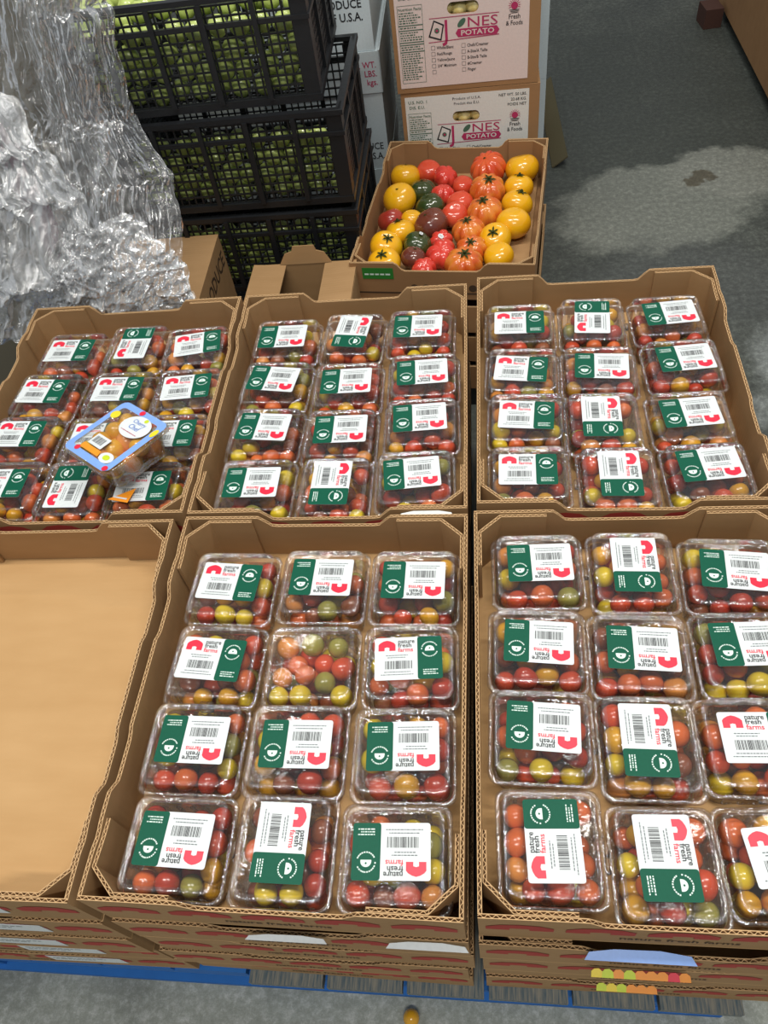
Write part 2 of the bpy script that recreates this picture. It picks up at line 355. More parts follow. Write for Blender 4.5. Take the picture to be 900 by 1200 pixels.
def carton(loc, rz, label, group, front_print=True, scl=None, parts=FLAT, name='cardboard_tray', sticker=None):
    t = thing(name, loc, (0, 0, rz), label=label, cat='tray', group=group)
    if scl: t.scale = scl
    fw = None
    for nm, me in parts:
        o = ob(nm, me, t)
        if nm == 'front_wall': fw = o
    if front_print: ob('printing', PRINT, fw, (0, -parts_len(parts) / 2 - 0.0002, 0))
    if sticker is not None:
        b = MB(); b.slab([(0, 0), (0.115, 0), (0.115, 0.038), (0, 0.038)], 0, 0.0004, M['label'], Matrix.Rotation(PI / 2, 4, 'X'))
        dashes(b, 0.008, 0.09, 0.026, 0.003, M['grey'], 0.0006, Matrix.Rotation(PI / 2, 4, 'X')); dashes(b, 0.008, 0.07, 0.016, 0.003, M['grey'], 0.0006, Matrix.Rotation(PI / 2, 4, 'X'))
        ob('paper_label', b, fw, (sticker, -parts_len(parts) / 2 - 0.0006, 0.028), label='white paper label')
    return t
def parts_len(parts): return FL if parts is FLAT else HL
ZT = 0.57; PITCH = 0.088
ZB = ZT - FH
STK = {'fm': (-0.2005, 0.2525, -0.006, 'front middle', 1.0), 'bm': (-0.2005, 0.765, 0.004, 'rear middle', 1.005), 'fr': (0.2135, 0.257, 0.004, 'front right', 1.0),
       'br': (0.2185, 0.7765, -0.006, 'rear right', 1.02), 'bl': (-0.6125, 0.763, 0.010, 'rear left', 1.0), 'fl': (-0.6170, 0.2475, 0.012, 'front left', 1.0)}
LOOK = {'fm': 'brown cardboard tray of twelve tomato packs, one pack without sticker', 'bm': 'brown cardboard tray of twelve tomato packs, in front of green-labelled heirloom tray',
        'fr': 'brown cardboard tray of tomato packs cut off by right edge of photo, nearer', 'br': 'brown cardboard tray of tomato packs beside bare concrete aisle, farther right',
        'bl': 'brown cardboard tray with blue-rimmed golden tomato pack on top of its packs', 'fl': 'empty brown cardboard tray at lower left'}
LV = ['second', 'third', 'fourth', 'lowest']
rj = random.Random(5)
for k, (x, y, rz, nm, sy) in STK.items():
    st = -0.01 if k == 'fl' else None
    t = carton((x, y, ZB), rz, LOOK[k], 'top tomato trays of the six stacks', True, (1, sy, 1) if sy != 1 else None, sticker=-0.01 if st else None)
    for q in range(4):
        zz = ZB - PITCH * (q + 1) - 0.0045
        jx, jy = rj.uniform(-0.005, 0.005), (rj.uniform(-0.011, -0.001) if k[0] == 'f' else rj.uniform(-0.002, 0.002))
        carton((x + jx, y + jy, zz), rz + rj.uniform(-0.006, 0.006), '%s cardboard tray from the top in the %s stack' % (LV[q], nm) if q < 3 else 'lowest cardboard tray in the %s stack on the pallet' % nm,
               'lower trays of the six stacks', k[0] == 'f', (1, sy, 1) if sy != 1 else None, sticker=(-0.01 + rj.uniform(-0.01, 0.012)) if k == 'fl' else None)

# ------------------------------------------------------------------ clear tomato pack
PW, PD = 0.1230, 0.1145
def loft(rings, mat, n=6, cap=True, close0=False, rib=None, w=PW, d=PD):
    b = MB(); vs = []; c = None
    for inset, z, r in rings:
        p = rrect(w - 2 * inset, d - 2 * inset, r, n)
        if rib and rib[0] <= z <= rib[1]:
            p = [(x * (1 - 0.014 * (i % 2)), y * (1 - 0.014 * (i % 2))) for i, (x, y) in enumerate(p)]
        vs += [(x, y, z) for x, y in p]; c = len(p)
    fs = [(j * c + i, j * c + (i + 1) % c, (j + 1) * c + (i + 1) % c, (j + 1) * c + i) for j in range(len(rings) - 1) for i in range(c)]
    if cap: fs.append(tuple(range((len(rings) - 1) * c, len(rings) * c)))
    if close0: fs.append(tuple(range(c - 1, -1, -1)))
    b.add(vs, fs, mat); return b
def sides_ribs(b, mat, w, d):
    for sx in (-1, 1):
        for k in range(5):
            u = (k - 2) * 0.017
            b.box(u - 0.0022, u + 0.0022, sx * (d / 2 - 0.0085) - 0.0012, sx * (d / 2 - 0.0085) + 0.0012, 0.008, 0.036, mat)
            b.box(sx * (w / 2 - 0.0085) - 0.0012, sx * (w / 2 - 0.0085) + 0.0012, u - 0.0022, u + 0.0022, 0.008, 0.036, mat)
def pack_base(w, d):
    b = loft([(0.012, 0.0006, 0.014), (0.0095, 0.003, 0.015), (0.0075, 0.020, 0.015), (0.0068, 0.0215, 0.015), (0.0058, 0.040, 0.014), (0.005, 0.0465, 0.013), (0.001, 0.0475, 0.013), (0.0006, 0.0455, 0.013)], M['clear'], 6, False, True, None, w, d)
    sides_ribs(b, M['clear'], w, d); return b.mesh('base', True)
def pack_lid(w, d):
    b = loft([(0.0, 0.0462, 0.013), (0.0, 0.0488, 0.013), (0.0025, 0.0502, 0.012), (0.0042, 0.0490, 0.011), (0.0048, 0.052, 0.011), (0.0060, 0.0625, 0.012), (0.0072, 0.0668, 0.013), (0.0095, 0.0682, 0.012), (0.0120, 0.0668, 0.011), (0.0134, 0.0655, 0.010)], M['clear_lid'], 6, True, False, None, w, d)
    ri = b.mi(M['clear_rim']); nr = 28
    for j in (0, 1, 2, 6, 7, 8):
        for i in range(nr): b.m[j * nr + i] = ri
    for i in range(4):
        for s in (-1, 1):
            b.slab(circ((i - 1.5) * w * 0.2, s * (d / 2 - 0.0022), 0.0015, 8), 0.050, 0.0512, M['clear_lid'])
            b.slab(circ(s * (w / 2 - 0.0022), (i - 1.5) * d * 0.2, 0.0015, 8), 0.050, 0.0512, M['clear_lid'])
    b.slab(rrect(0.018, 0.006, 0.002, 3, 0, -d / 2 - 0.001), 0.0468, 0.0484, M['clear_lid'])
    return b.mesh('lid', True)
BASE_ME, LID_ME = pack_base(PW, PD), pack_lid(PW, PD)
# sticker, reading upright along +x, 84 x 58 mm
SW, SH = 0.084, 0.058; GX = SW * 0.135
def sticker_meshes():
    w, h, r = SW, SH, 0.003
    full = rrect(w, h, r, 4)
    b = MB(); b.slab(full, 0, 0.0004, M['label']); card = b.mesh('label')
    g = MB(); pts = [p for p in full if p[0] > GX]; g.slab([(GX, h / 2)][:0] + [p for p in rrect(w / 2 - GX, h, r, 4, (w / 2 + GX) / 2, 0)], 0.0002, 0.0006, M['green'])
    cx, cy = GX + (w / 2 - GX) * 0.5, 0.010; z = 0.0008
    hp = [(cx + 0.0058 * math.cos(a), cy + 0.0005 + 0.0055 * math.sin(a)) for a in [PI * i / 10 for i in range(11)]]
    g.poly([(cx - 0.0058, cy - 0.0012)] + [(cx + 0.0058, cy - 0.0012)] + hp, M['pale'], z)
    g.poly(circ(cx, cy + 0.0022, 0.0011, 8), M['green'], z + 0.0002)
    rr = random.Random(2)
    for a0, a1 in ((0.15, 0.85), (0.95, 1.02), (1.15, 1.85)):
        a = a0
        while a < a1:
            c, s = math.cos(a * PI), math.sin(a * PI); c2, s2 = math.cos((a + 0.05) * PI), math.sin((a + 0.05) * PI); R0, R1 = 0.0092, 0.0107
            g.poly([(cx + c * R0, cy + 0.001 + s * R0), (cx + c * R1, cy + 0.001 + s * R1), (cx + c2 * R1, cy + 0.001 + s2 * R1), (cx + c2 * R0, cy + 0.001 + s2 * R0)], M['pale'], z); a += rr.uniform(0.065, 0.085)
    for i in range(3): dashes(g, cx - 0.0085, cx + 0.0095 - i % 2 * 0.003, -0.0175 - i * 0.0028, 0.0013, M['pale'], z, None, rr)
    l = MB(); z = 0.0006; lx, ly, s = -0.0405, 0.0105, 0.0215
    P = [(0, 0), (0.36, 0), (0.36, 0.20), (0.5, 0.24), (0.64, 0.20), (0.64, 0), (1, 0), (1.0, 0.40), (0.9, 0.52), (0.7, 0.63), (0.5, 0.68), (0.3, 0.63), (0.1, 0.52), (0, 0.40)]
    l.add([(lx + 0.003 + p[0] * s, ly + p[1] * s, z) for p in P], [(0, 1, 2, 11, 12, 13), (2, 3, 10, 11), (3, 4, 9, 10), (4, 5, 6, 7, 8, 9)], M['red'])
    t = MB(); z = 0.0006; tx = lx + 0.0275
    text(t, 'nature', tx, 0.0205, 0.0082, M['black'], z, 0.018, width=0.021); text(t, 'fresh', tx, 0.0150, 0.0082, M['black'], z, 0.018, width=0.017); text(t, 'farms', tx, 0.0088, 0.0082, M['red'], z, 0.018, width=0.019)
    for y, x0, x1 in ((0.0035, -0.028, 0.0), (0.0005, -0.026, -0.003), (-0.019, -0.03, 0.003), (-0.0225, -0.034, 0.006)): dashes(t, x0, x1, y, 0.0011, M['grey'], z, None, rr)
    c = MB(); x = -0.029
    while x < 0.004:
        ww = rr.choice((0.0004, 0.0006, 0.0009)); c.poly([(x, -0.0145), (x + ww, -0.0145), (x + ww, -0.0035), (x, -0.0035)], M['black'], z); x += ww + rr.choice((0.0004, 0.0006, 0.001))
    return card, g.mesh('green_panel'), l.mesh('logo'), t.mesh('lettering'), c.mesh('barcode')
STM = sticker_meshes()

def settle(n, hw, hd, rlo, rhi, seed, steps=420, taper=0.0, cap=0.0630):
    r = np.random.RandomState(seed); rad = r.uniform(rlo, rhi, n)
    p = np.c_[r.uniform(-hw + rhi, hw - rhi, n), r.uniform(-hd + rhi, hd - rhi, n), r.uniform(0.01, 0.12, n)]
    for it in range(steps):
        p[:, 2] -= 0.0009 if it < steps * 0.8 else 0.0002
        for _ in range(3):
            d = p[:, None] - p[None]; L = np.sqrt((d ** 2).sum(2)) + np.eye(n); ov = np.maximum(0, rad[:, None] + rad[None] - L); np.fill_diagonal(ov, 0)
            p += (d / L[:, :, None] * ov[:, :, None] * 0.5).sum(1)
            fx = hw - taper * (0.05 - p[:, 2]).clip(0) - rad; fy = hd - taper * (0.05 - p[:, 2]).clip(0) - rad
            p[:, 0] = p[:, 0].clip(-fx, fx); p[:, 1] = p[:, 1].clip(-fy, fy); p[:, 2] = np.minimum(p[:, 2].clip(rad + 0.001, None), cap - 1.12 * rad)
    return p, rad
FILLS = [settle(22, 0.0545, 0.0500, 0.0126, 0.0155, 100 + i, 420, 0.12) for i in range(10)]
TM = {}
def tomato_mesh(c, v):
    if (c, v) not in TM: TM[(c, v)] = blob_mesh('cherry_tomato', 1, 1, 1, TC[c], 20, 12, 0, 0, 0.05, v, 0.02 * v)
    return TM[(c, v)]
SV, SF, SM_ = [], [], []
_u = blob_mesh('u', 1, 1, 1, TC['red'], 12, 8, 0, 0, 0.05)
UV = np.array([v.co[:] for v in _u.vertices]); UF = [tuple(p.vertices) for p in _u.polygons]; CN = list(TC)
def stuff_tomato(M4, c):
    k = len(SV); R3 = np.array(M4.to_3x3()); tr = np.array(M4.translation)
    SV.extend((UV @ R3.T + tr).tolist()); SF.extend([tuple(a + k for a in f) for f in UF]); SM_.extend([CN.index(c)] * len(UF))
PACKS = [
  ('fm', 1, 1, 0, -0.3206, 0.4051, -1.5, -0.3232, 0.4086, -4.3),
  ('fm', 1, 2, 180, -0.1935, 0.4081, -0.5, -0.1951, 0.4152, -1.3),
  ('fm', 1, 3, 180, -0.0686, 0.4061, -0.4, -0.0697, 0.41, -1.0),
  ('fm', 2, 1, 0, -0.3205, 0.2883, -1.5, -0.3247, 0.2916, -4.2),
  ('fm', 2, 2, None, -0.1944, 0.2883, 1, 0, 0, 0),
  ('fm', 2, 3, 0, -0.0688, 0.2901, 1.2, -0.0708, 0.2952, 3.3),
  ('fm', 3, 1, 180, -0.3249, 0.1798, -0.3, -0.325, 0.1854, -0.8),
  ('fm', 3, 2, 180, -0.1994, 0.1801, 0.2, -0.1981, 0.183, 0.5),
  ('fm', 3, 3, 180, -0.0714, 0.1785, 0.8, -0.0718, 0.1835, 2.3),
  ('fm', 4, 1, 180, -0.3198, 0.0664, -0.4, -0.3208, 0.0713, -1.3),
  ('fm', 4, 2, -90, -0.1975, 0.0675, -0.1, -0.1993, 0.0732, -0.3),
  ('fm', 4, 3, 180, -0.0748, 0.0649, 0.7, -0.0782, 0.0683, 2.0),
  ('fr', 1, 1, 180, 0.0948, 0.4304, 0.6, 0.0971, 0.4366, 1.8),
  ('fr', 1, 2, -90, 0.2164, 0.4285, -0.4, 0.219, 0.4327, -1.2),
  ('fr', 1, 3, 180, 0.3372, 0.4208, -2.0, 0.3409, 0.4233, -5.7),
  ('fr', 2, 1, 180, 0.0881, 0.3135, -1.2, 0.0894, 0.3193, -3.5),
  ('fr', 2, 2, 180, 0.2098, 0.3066, -1.0, 0.2127, 0.3112, -2.8),
  ('fr', 2, 3, 180, 0.3347, 0.3101, 0.8, 0.3356, 0.3184, 2.4),
  ('fr', 3, 1, 180, 0.0872, 0.2038, -1.2, 0.0888, 0.2103, -3.3),
  ('fr', 3, 2, -90, 0.2055, 0.1941, -0.2, 0.2032, 0.1976, -0.6),
  ('fr', 3, 3, 0, 0.3203, 0.1971, 0.5, 0.3241, 0.2029, 1.3),
  ('fr', 4, 1, 90, 0.0897, 0.0824, 0.8, 0.092, 0.0861, 2.2),
  ('fr', 4, 2, -90, 0.206, 0.0678, 0.6, 0.2048, 0.0739, 1.6),
  ('fr', 4, 3, 0, 0.3211, 0.0758, 2.4, 0.3271, 0.0808, 6.8),
  ('bm', 1, 1, 180, -0.3198, 0.9166, -0.1, -0.3258, 0.9235, -0.3),
  ('bm', 1, 2, -90, -0.1996, 0.9199, -2.7, -0.2011, 0.93, -7.7),
  ('bm', 1, 3, 180, -0.08, 0.9261, -0.4, -0.0851, 0.9345, -1.0),
  ('bm', 2, 1, 180, -0.3219, 0.8041, -2.8, -0.326, 0.814, -8.1),
  ('bm', 2, 2, 180, -0.1977, 0.7934, 0.4, -0.1993, 0.8017, 1.1),
  ('bm', 2, 3, 180, -0.071, 0.8087, 1.0, -0.0733, 0.8166, 3.0),
  ('bm', 3, 1, 180, -0.3215, 0.6914, -1.7, -0.3242, 0.7021, -4.9),
  ('bm', 3, 2, 180, -0.1986, 0.6831, 0.3, -0.1977, 0.6917, 0.9),
  ('bm', 3, 3, 180, -0.0702, 0.7023, 1.2, -0.0733, 0.712, 3.5),
  ('bm', 4, 1, 180, -0.319, 0.5801, -0.1, -0.3233, 0.586, -0.2),
  ('bm', 4, 2, -90, -0.1963, 0.5756, -0.4, -0.201, 0.5823, -1.2),
  ('bm', 4, 3, 180, -0.0763, 0.5897, 2.0, -0.0805, 0.5973, 5.7),
  ('br', 1, 1, 0, 0.0904, 0.9275, -0.5, 0.0893, 0.9314, -1.5),
  ('br', 1, 2, 90, 0.2114, 0.9302, -1.7, 0.2115, 0.9368, -4.8),
  ('br', 1, 3, 180, 0.3355, 0.931, 1.6, 0.3392, 0.9388, 4.5),
  ('br', 2, 1, 0, 0.0896, 0.8123, -2.4, 0.0876, 0.815, -6.9),
  ('br', 2, 2, 180, 0.2116, 0.8083, -1.7, 0.2149, 0.8141, -4.8),
  ('br', 2, 3, 180, 0.3424, 0.8166, 1.7, 0.3454, 0.8256, 4.8),
  ('br', 3, 1, 0, 0.0917, 0.7052, -1.8, 0.0918, 0.7101, -5.2),
  ('br', 3, 2, -90, 0.2065, 0.6969, -0.6, 0.2037, 0.7024, -1.9),
  ('br', 3, 3, 180, 0.3334, 0.6973, 1.6, 0.3334, 0.7052, 4.6),
  ('br', 4, 1, 0, 0.091, 0.5933, -0.4, 0.089, 0.5996, -1.3),
  ('br', 4, 2, -90, 0.2158, 0.5828, -0.4, 0.218, 0.5884, -1.1),
  ('br', 4, 3, 180, 0.3405, 0.5896, 2.0, 0.3421, 0.6025, 5.7),
  ('bl', 1, 1, 0, -0.7187, 0.9056, -0.6, -0.7252, 0.9118, -1.7),
  ('bl', 1, 2, 90, -0.5999, 0.9151, -0.4, -0.6031, 0.9244, -1.2),
  ('bl', 1, 3, 0, -0.4854, 0.9078, 3.3, -0.4819, 0.9155, 9.3),
  ('bl', 2, 1, 0, -0.7326, 0.7965, -1.4, -0.7405, 0.8054, -3.9),
  ('bl', 2, 2, 0, -0.5979, 0.794, -0.6, -0.601, 0.8035, -1.6),
  ('bl', 2, 3, 0, -0.475, 0.7953, 1.5, -0.4768, 0.8022, 4.3),
  ('bl', 3, 1, 0, -0.7384, 0.6917, -0.7, -0.7483, 0.703, -1.9),
  ('bl', 3, 2, 0, -0.6032, 0.6838, -0.3, -0.6071, 0.6922, -0.9),
  ('bl', 3, 3, 0, -0.4757, 0.685, 0.1, -0.4804, 0.6932, 0.4),
  ('bl', 4, 1, 0, -0.7277, 0.5889, -0.1, -0.7374, 0.5951, -0.3),
  ('bl', 4, 2, 90, -0.6117, 0.5812, -0.1, -0.6184, 0.5855, -0.4),
  ('bl', 4, 3, 0, -0.4949, 0.5803, 0.6, -0.4965, 0.5827, 1.7),
]
ROWN = {1: 'back row', 2: 'second row', 3: 'third row', 4: 'front row'}; COLN = {1: 'left', 2: 'centre', 3: 'right'}
TRN = {'fm': 'front middle', 'fr': 'front right', 'bm': 'rear middle', 'br': 'rear right', 'bl': 'rear left'}
ORN = {0: 'upright', 180: 'upside-down', 90: 'sideways green-topped', -90: 'sideways white-topped'}
PZ = ZB + 0.0046
camv = Vector(CP)
n_ind = 0
for pi_, (tr, row, col, ori, px, py, yaw, lx, ly, lyaw) in enumerate(PACKS):
    rp = random.Random(pi_ * 13 + 1)
    look = 'tomato pack without any sticker' if ori is None else 'clear tomato pack with %s label' % ORN[ori]
    rz = math.radians(yaw + (ori or 0) + (180 if ori is None else 0))
    t = thing('tomato_pack', (px, py, PZ), (0, 0, rz), label='%s, %s %s of %s tray' % (look, ROWN[row], COLN[col], TRN[tr]), cat='tomato pack', group='tomato packs in the %s tray' % TRN[tr])
    ob('base', BASE_ME, t); ob('lid', LID_ME, t)
    W = Matrix.Translation((px, py, PZ)) @ Matrix.Rotation(rz, 4, 'Z')
    lw = None
    if ori is not None:
        lp = W.inverted() @ Vector((lx, ly, PZ)); lim = 0.009
        la = math.radians(lyaw + ori) - rz
        lp.x = max(-lim, min(lim, lp.x)); lp.y = max(-0.008, min(0.012, lp.y)) if ori in (0,) else max(-0.012, min(0.012, lp.y))
        lb = ob('label', STM[0], t, (lp.x, lp.y, 0.0657), (0, 0, la))
        for nm, me in zip(('green_panel', 'logo', 'lettering', 'barcode'), STM[1:]): ob(nm, me, lb)
        lw = (W @ Matrix.Translation((lp.x, lp.y, 0.0657)) @ Matrix.Rotation(la, 4, 'Z'))
    P, Rd = FILLS[rp.randrange(10)]
    flip = rp.choice((0, PI)); cols = [rp.choice(TW) for _ in P]
    G = W @ Matrix.Rotation(flip, 4, 'Z')
    items = []
    for i in range(len(P)):
        c = G @ Vector(P[i]); items.append((c, Rd[i], cols[i]))
    vis = []
    if tr[0] == 'f':
        for i, (c, r, cc) in enumerate(items):
            dv = (camv - c).normalized(); cov = 0
            for j, (c2, r2, _) in enumerate(items):
                if j == i: continue
                w = c2 - c; a = w.dot(dv)
                if a > 0.002 and (w - dv * a).length < 0.75 * r2: cov = 1
            if lw is not None:
                hit = c + dv * ((lw.translation.z - c.z) / dv.z); q = lw.inverted() @ hit
                if abs(q.x) < SW / 2 - 0.004 and abs(q.y) < SH / 2 - 0.004: cov = 1
            if not cov: vis.append((c.z, i))
        vis = [i for _, i in sorted(vis, reverse=True)][:11 if ori is not None else 16]
    for i, (c, r, cc) in enumerate(items):
        el = rp.uniform(1.0, 1.14) if rp.random() < 0.6 else 1.0
        E_ = Euler((rp.uniform(-0.5, 0.5), rp.uniform(0.6, 1.6), rp.uniform(0, 6.28))) if el > 1 else Euler((rp.uniform(0, 3), rp.uniform(0, 3), 0))
        s = Vector((r * 0.97, r * 0.97, r * el))
        if i in vis:
            q = W.inverted() @ c
            fx = 'left' if c.x < px - 0.018 else 'right' if c.x > px + 0.018 else ''
            fy = 'front' if c.y < py - 0.018 else 'back' if c.y > py + 0.018 else ''
            pos = (fy + ' ' + fx).strip() or 'middle'
            lab = '%s cherry tomato at %s of %s %s pack, %s tray' % (cc, pos, ROWN[row], COLN[col], TRN[tr])
            ob('cherry_tomato', tomato_mesh(cc, rp.randrange(3)), None, c, E_, s, label=lab, cat='tomato', group='cherry tomatoes in the %s %s pack, %s tray' % (ROWN[row], COLN[col], TRN[tr])); n_ind += 1
        else:
            stuff_tomato(Matrix.LocRotScale(c, E_, s), cc)
print('individual cherry tomatoes', n_ind)
me = bpy.data.meshes.new('cherry_tomatoes'); me.from_pydata(SV, [], SF)
for c in CN: me.materials.append(TC[c])
me.polygons.foreach_set('material_index', SM_); me.polygons.foreach_set('use_smooth', [True] * len(SF)); me.update()
ob('cherry_tomatoes', me, kind='stuff', label='small mixed red, orange and yellow cherry tomatoes filling the clear packs', cat='tomatoes')
bpy.data.meshes.remove(_u)

# ------------------------------------------------------------------ blue-rimmed pack lying on the others
bw, bd = 0.114, 0.126
BR = Matrix.Rotation(-0.62, 4, 'Z') @ Matrix.Rotation(-0.058, 4, 'X') @ Matrix.Rotation(-0.053, 4, 'Y')
bt = thing('tomato_pack', (0, 0, 0), label='pack of golden tomatoes with light blue printed lid rim, lying askew on other packs', cat='tomato pack')
bt.matrix_world = Matrix.Translation((-0.525, 0.628, 0.616)) @ BR @ Matrix.Translation((0, 0, -0.056))
bb = loft([(0.017, 0.0, 0.012), (0.014, 0.003, 0.014), (0.009, 0.046, 0.014), (0.001, 0.0475, 0.013), (0.0, 0.0465, 0.013)], M['clear'], 6, False, True, None, bw, bd)
ob('base', bb.mesh('base', True), bt)
bl_ = loft([(0.0, 0.0478, 0.013), (0.0, 0.0505, 0.013), (0.003, 0.052, 0.012), (0.006, 0.053, 0.011), (0.009, 0.0545, 0.010)], M['clear_lid'], 6, True, False, None, bw, bd)
lid = ob('lid', bl_.mesh('lid', True), bt)
g = MB(); o_, i_ = rrect(bw - 0.004, bd - 0.004, 0.012, 6), rrect(bw - 0.026, bd - 0.028, 0.007, 6); n = len(o_)
g.add([(x, y, 0.0552) for x, y in o_] + [(x, y, 0.0558) for x, y in i_] , [(i, (i + 1) % n, n + (i + 1) % n, n + i) for i in range(n)], M['blue_film'])
g.poly(circ(-0.041, 0.030, 0.0085, 16), M['yellow_ink'], 0.0562); g.poly(circ(-0.004, 0.055, 0.0052, 14), M['red'], 0.0562); g.poly(circ(0.050, 0.035, 0.005, 14, 0.009), M['yellow_ink'], 0.0562)
g.poly(circ(-0.030, -0.050, 0.005, 12), M['red'], 0.0562); g.poly(circ(0.047, -0.055, 0.005, 12), M['red'], 0.0562)
ob('printed_film', g, lid, label='light blue film rim with yellow and red dots')
s = MB(); s.slab(circ(0.012, 0.028, 0.029, 28, 0.023), 0.0556, 0.0561, M['label']); z = 0.0564
text(s, 'Cherry', 0.012, 0.034, 0.011, M['blue_ink'], z, 0.005, 0.9, 'c'); text(s, 'Chef', 0.012, 0.022, 0.013, M['blue_ink'], z, 0.005, 0.9, 'c'); dashes(s, -0.006, 0.03, 0.014, 0.0015, M['magenta'], z); s.poly(circ(0.018, 0.046, 0.004, 8), M['lime_ink'], z)
ob('round_sticker', s, lid, label='white oval sticker with blue lettering')
s = MB(); s.slab([(-0.026, -0.034), (0.006, -0.034), (0.006, -0.012), (-0.026, -0.012)], 0.0556, 0.056, M['label'])
x = -0.022
while x < 0.001: s.poly([(x, -0.029), (x + 0.0008, -0.029), (x + 0.0008, -0.016), (x, -0.016)], M['black'], 0.0563); x += random.choice((0.0014, 0.002, 0.0026))
ob('barcode_sticker', s, lid, label='small white barcode sticker')
s = MB(); s.slab([(-0.03, -0.046), (0.015, -0.046), (0.012, -0.036), (-0.03, -0.036)], 0.0556, 0.0559, M['orange_ink']); ob('orange_strip', s, lid, label='orange printed strip')
s = MB(); s.slab(circ(0.030, -0.040, 0.014, 20, 0.010), 0.0556, 0.056, M['label']); s.poly(circ(0.030, -0.040, 0.007, 12, 0.005), M['lime_ink'], 0.0563); ob('small_sticker', s, lid, label='white oval sticker with green mark')
P, Rd = settle(16, 0.048, 0.054, 0.0152, 0.0180, 5, 420, 0.12, 0.0535)
Wm = bt.matrix_world.copy()
for i in range(len(P)):
    c = Wm @ Vector((P[i][0], P[i][1], P[i][2] + 0.001)); 
    cc = 'golden' if random.random() < 0.5 else 'orange' if random.random() < 0.15 else 'yellow'
    ob('cherry_tomato', tomato_mesh(cc, i % 3), None, c, (random.random(), random.random(), random.random()), (Rd[i],) * 3, label='large %s cherry tomato %s inside the askew blue-rimmed pack' % (cc, ('low ' if P[i][2] < 0.026 else 'high ') + ('toward the ' + ('left' if P[i][0] < -0.015 else 'right' if P[i][0] > 0.015 else 'middle')) + (', back' if P[i][1] > 0.015 else ', front' if P[i][1] < -0.015 else '')), cat='tomato', group='golden tomatoes in the blue-rimmed pack')
b = MB(); b.slab([(-0.035, -0.012), (0.02, -0.03), (0.035, 0.015)], 0, 0.0005, M['orange_ink']); b.poly([(-0.02, -0.008), (0.015, -0.02), (0.018, -0.016), (-0.018, -0.004)], M['label'], 0.0008)
ob('paper_tag', b, None, (-0.521, 0.562, 0.5545), (0, 0, 0.1), label='orange and white paper scrap under the blue-rimmed pack', cat='tag', scl=(0.6, 0.6, 1))
ob('cherry_tomato', tomato_mesh('golden', 1), None, (-0.0975, -0.038, 0.0135), (0.4, 0.3, 0), (0.0125, 0.0125, 0.0145), label='single yellow cherry tomato fallen on concrete floor in front of the pallet', cat='tomato')
# ------------------------------------------------------------------ blue pallet
M['pallet_blue'] = flat('blue_pallet_paint', '2a6cb8', 0.7, 0.3, 0, 0.4, 40)
def worn():
    m, nt, b = nmat('worn_blue_wood'); tc = N(nt, 'ShaderNodeTexCoord'); mp = N(nt, 'ShaderNodeMapping'); mp.inputs['Scale'].default_value = (60, 5, 30)
    n = N(nt, 'ShaderNodeTexNoise'); n.inputs['Detail'].default_value = 8; nt.links.new(tc.outputs['Object'], mp.inputs[0]); nt.links.new(mp.outputs[0], n.inputs['Vector'])
    c = N(nt, 'ShaderNodeValToRGB'); c.color_ramp.elements[0].position = 0.35; c.color_ramp.elements[0].color = hx('4a5c66'); c.color_ramp.elements[1].position = 0.68; c.color_ramp.elements[1].color = hx('8d897c')
    nt.links.new(n.outputs[0], c.inputs[0]); nt.links.new(c.outputs[0], b.inputs['Base Color']); b.inputs['Roughness'].default_value = 0.85; return m
M['pallet_worn'] = worn()
PT = ZB - PITCH * 4 - 0.0045
p = thing('pallet', (-0.25, 0.5, 0), label='blue wooden pallet under the six stacks of trays', cat='pallet')
for i in range(11):
    x = -0.61 + i * 0.117
    b = MB(); b.box(-0.055, 0.055, -0.505 if i < 5 else -0.517, 0.54, PT - 0.022, PT - 0.001, M['pallet_worn'] if i > 4 else M['pallet_blue']); ob('deck_board', b, p, (x + 0.0, 0, 0))
for y in (-0.460, 0.0, 0.5):
    b = MB(); b.box(-0.66, 0.61, -0.045, 0.045, PT - 0.042, PT - 0.022, M['pallet_blue']); ob('stringer_board', b, p, (0, y, 0))
    b = MB(); b.box(-0.66, 0.61, -0.045, 0.045, 0, 0.018, M['pallet_blue']); ob('bottom_board', b, p, (0, y - 0.005, 0))
    for x in (-0.585, -0.02, 0.54):
        b = MB(); b.box(-0.06, 0.06, -0.043, 0.043, 0.018, PT - 0.042, M['pallet_blue']); ob('block', b, p, (x, y, 0))
# bits poking out of the front gaps
def strip(name, x0, x1, z, y, mats, label, cat, grp=None, h=0.010):
    b = MB(); n = len(mats); w = (x1 - x0) / n
    for i, mt in enumerate(mats):
        cx = x0 + (i + 0.5) * w
        b.slab([(cx - w * 0.55, -h / 2), (cx + w * 0.55, -h / 2), (cx + w * 0.5, h * 0.2), (cx + w * 0.2, h / 2), (cx - w * 0.25, h * 0.45), (cx - w * 0.5, h * 0.15)], 0.0002 * (i % 2), 0.001 + 0.0002 * (i % 2), mt, Matrix.Rotation(0.0, 4, 'X'))
    return ob(name, b, None, (0, y, z), (0.35, 0, 0), label=label, cat=cat, group=grp)
strip('printed_film', 0.136, 0.242, 0.398, -0.013, [M['yellow_ink'], M['lime_ink'], M['orange_ink'], M['lime_ink'], M['orange_ink'], M['orange_ink'], M['orange_ink'], M['red'], M['orange_ink']], 'upper yellow and orange printed film edge poking from front right stack', 'packaging', None, 0.009)
strip('printed_film', 0.153, 0.224, 0.285, -0.013, [M['lime_ink'], M['yellow_ink'], M['lime_ink'], M['orange_ink'], M['orange_ink'], M['orange_ink']], 'lower yellow and orange printed film edge poking from front right stack', 'packaging', None, 0.009)
strip('paper_slip', 0.127, 0.23, 0.4745, -0.006, [M['blue_film']], 'pale blue film edge poking from the gap of front right stack', 'paper', None, 0.012)
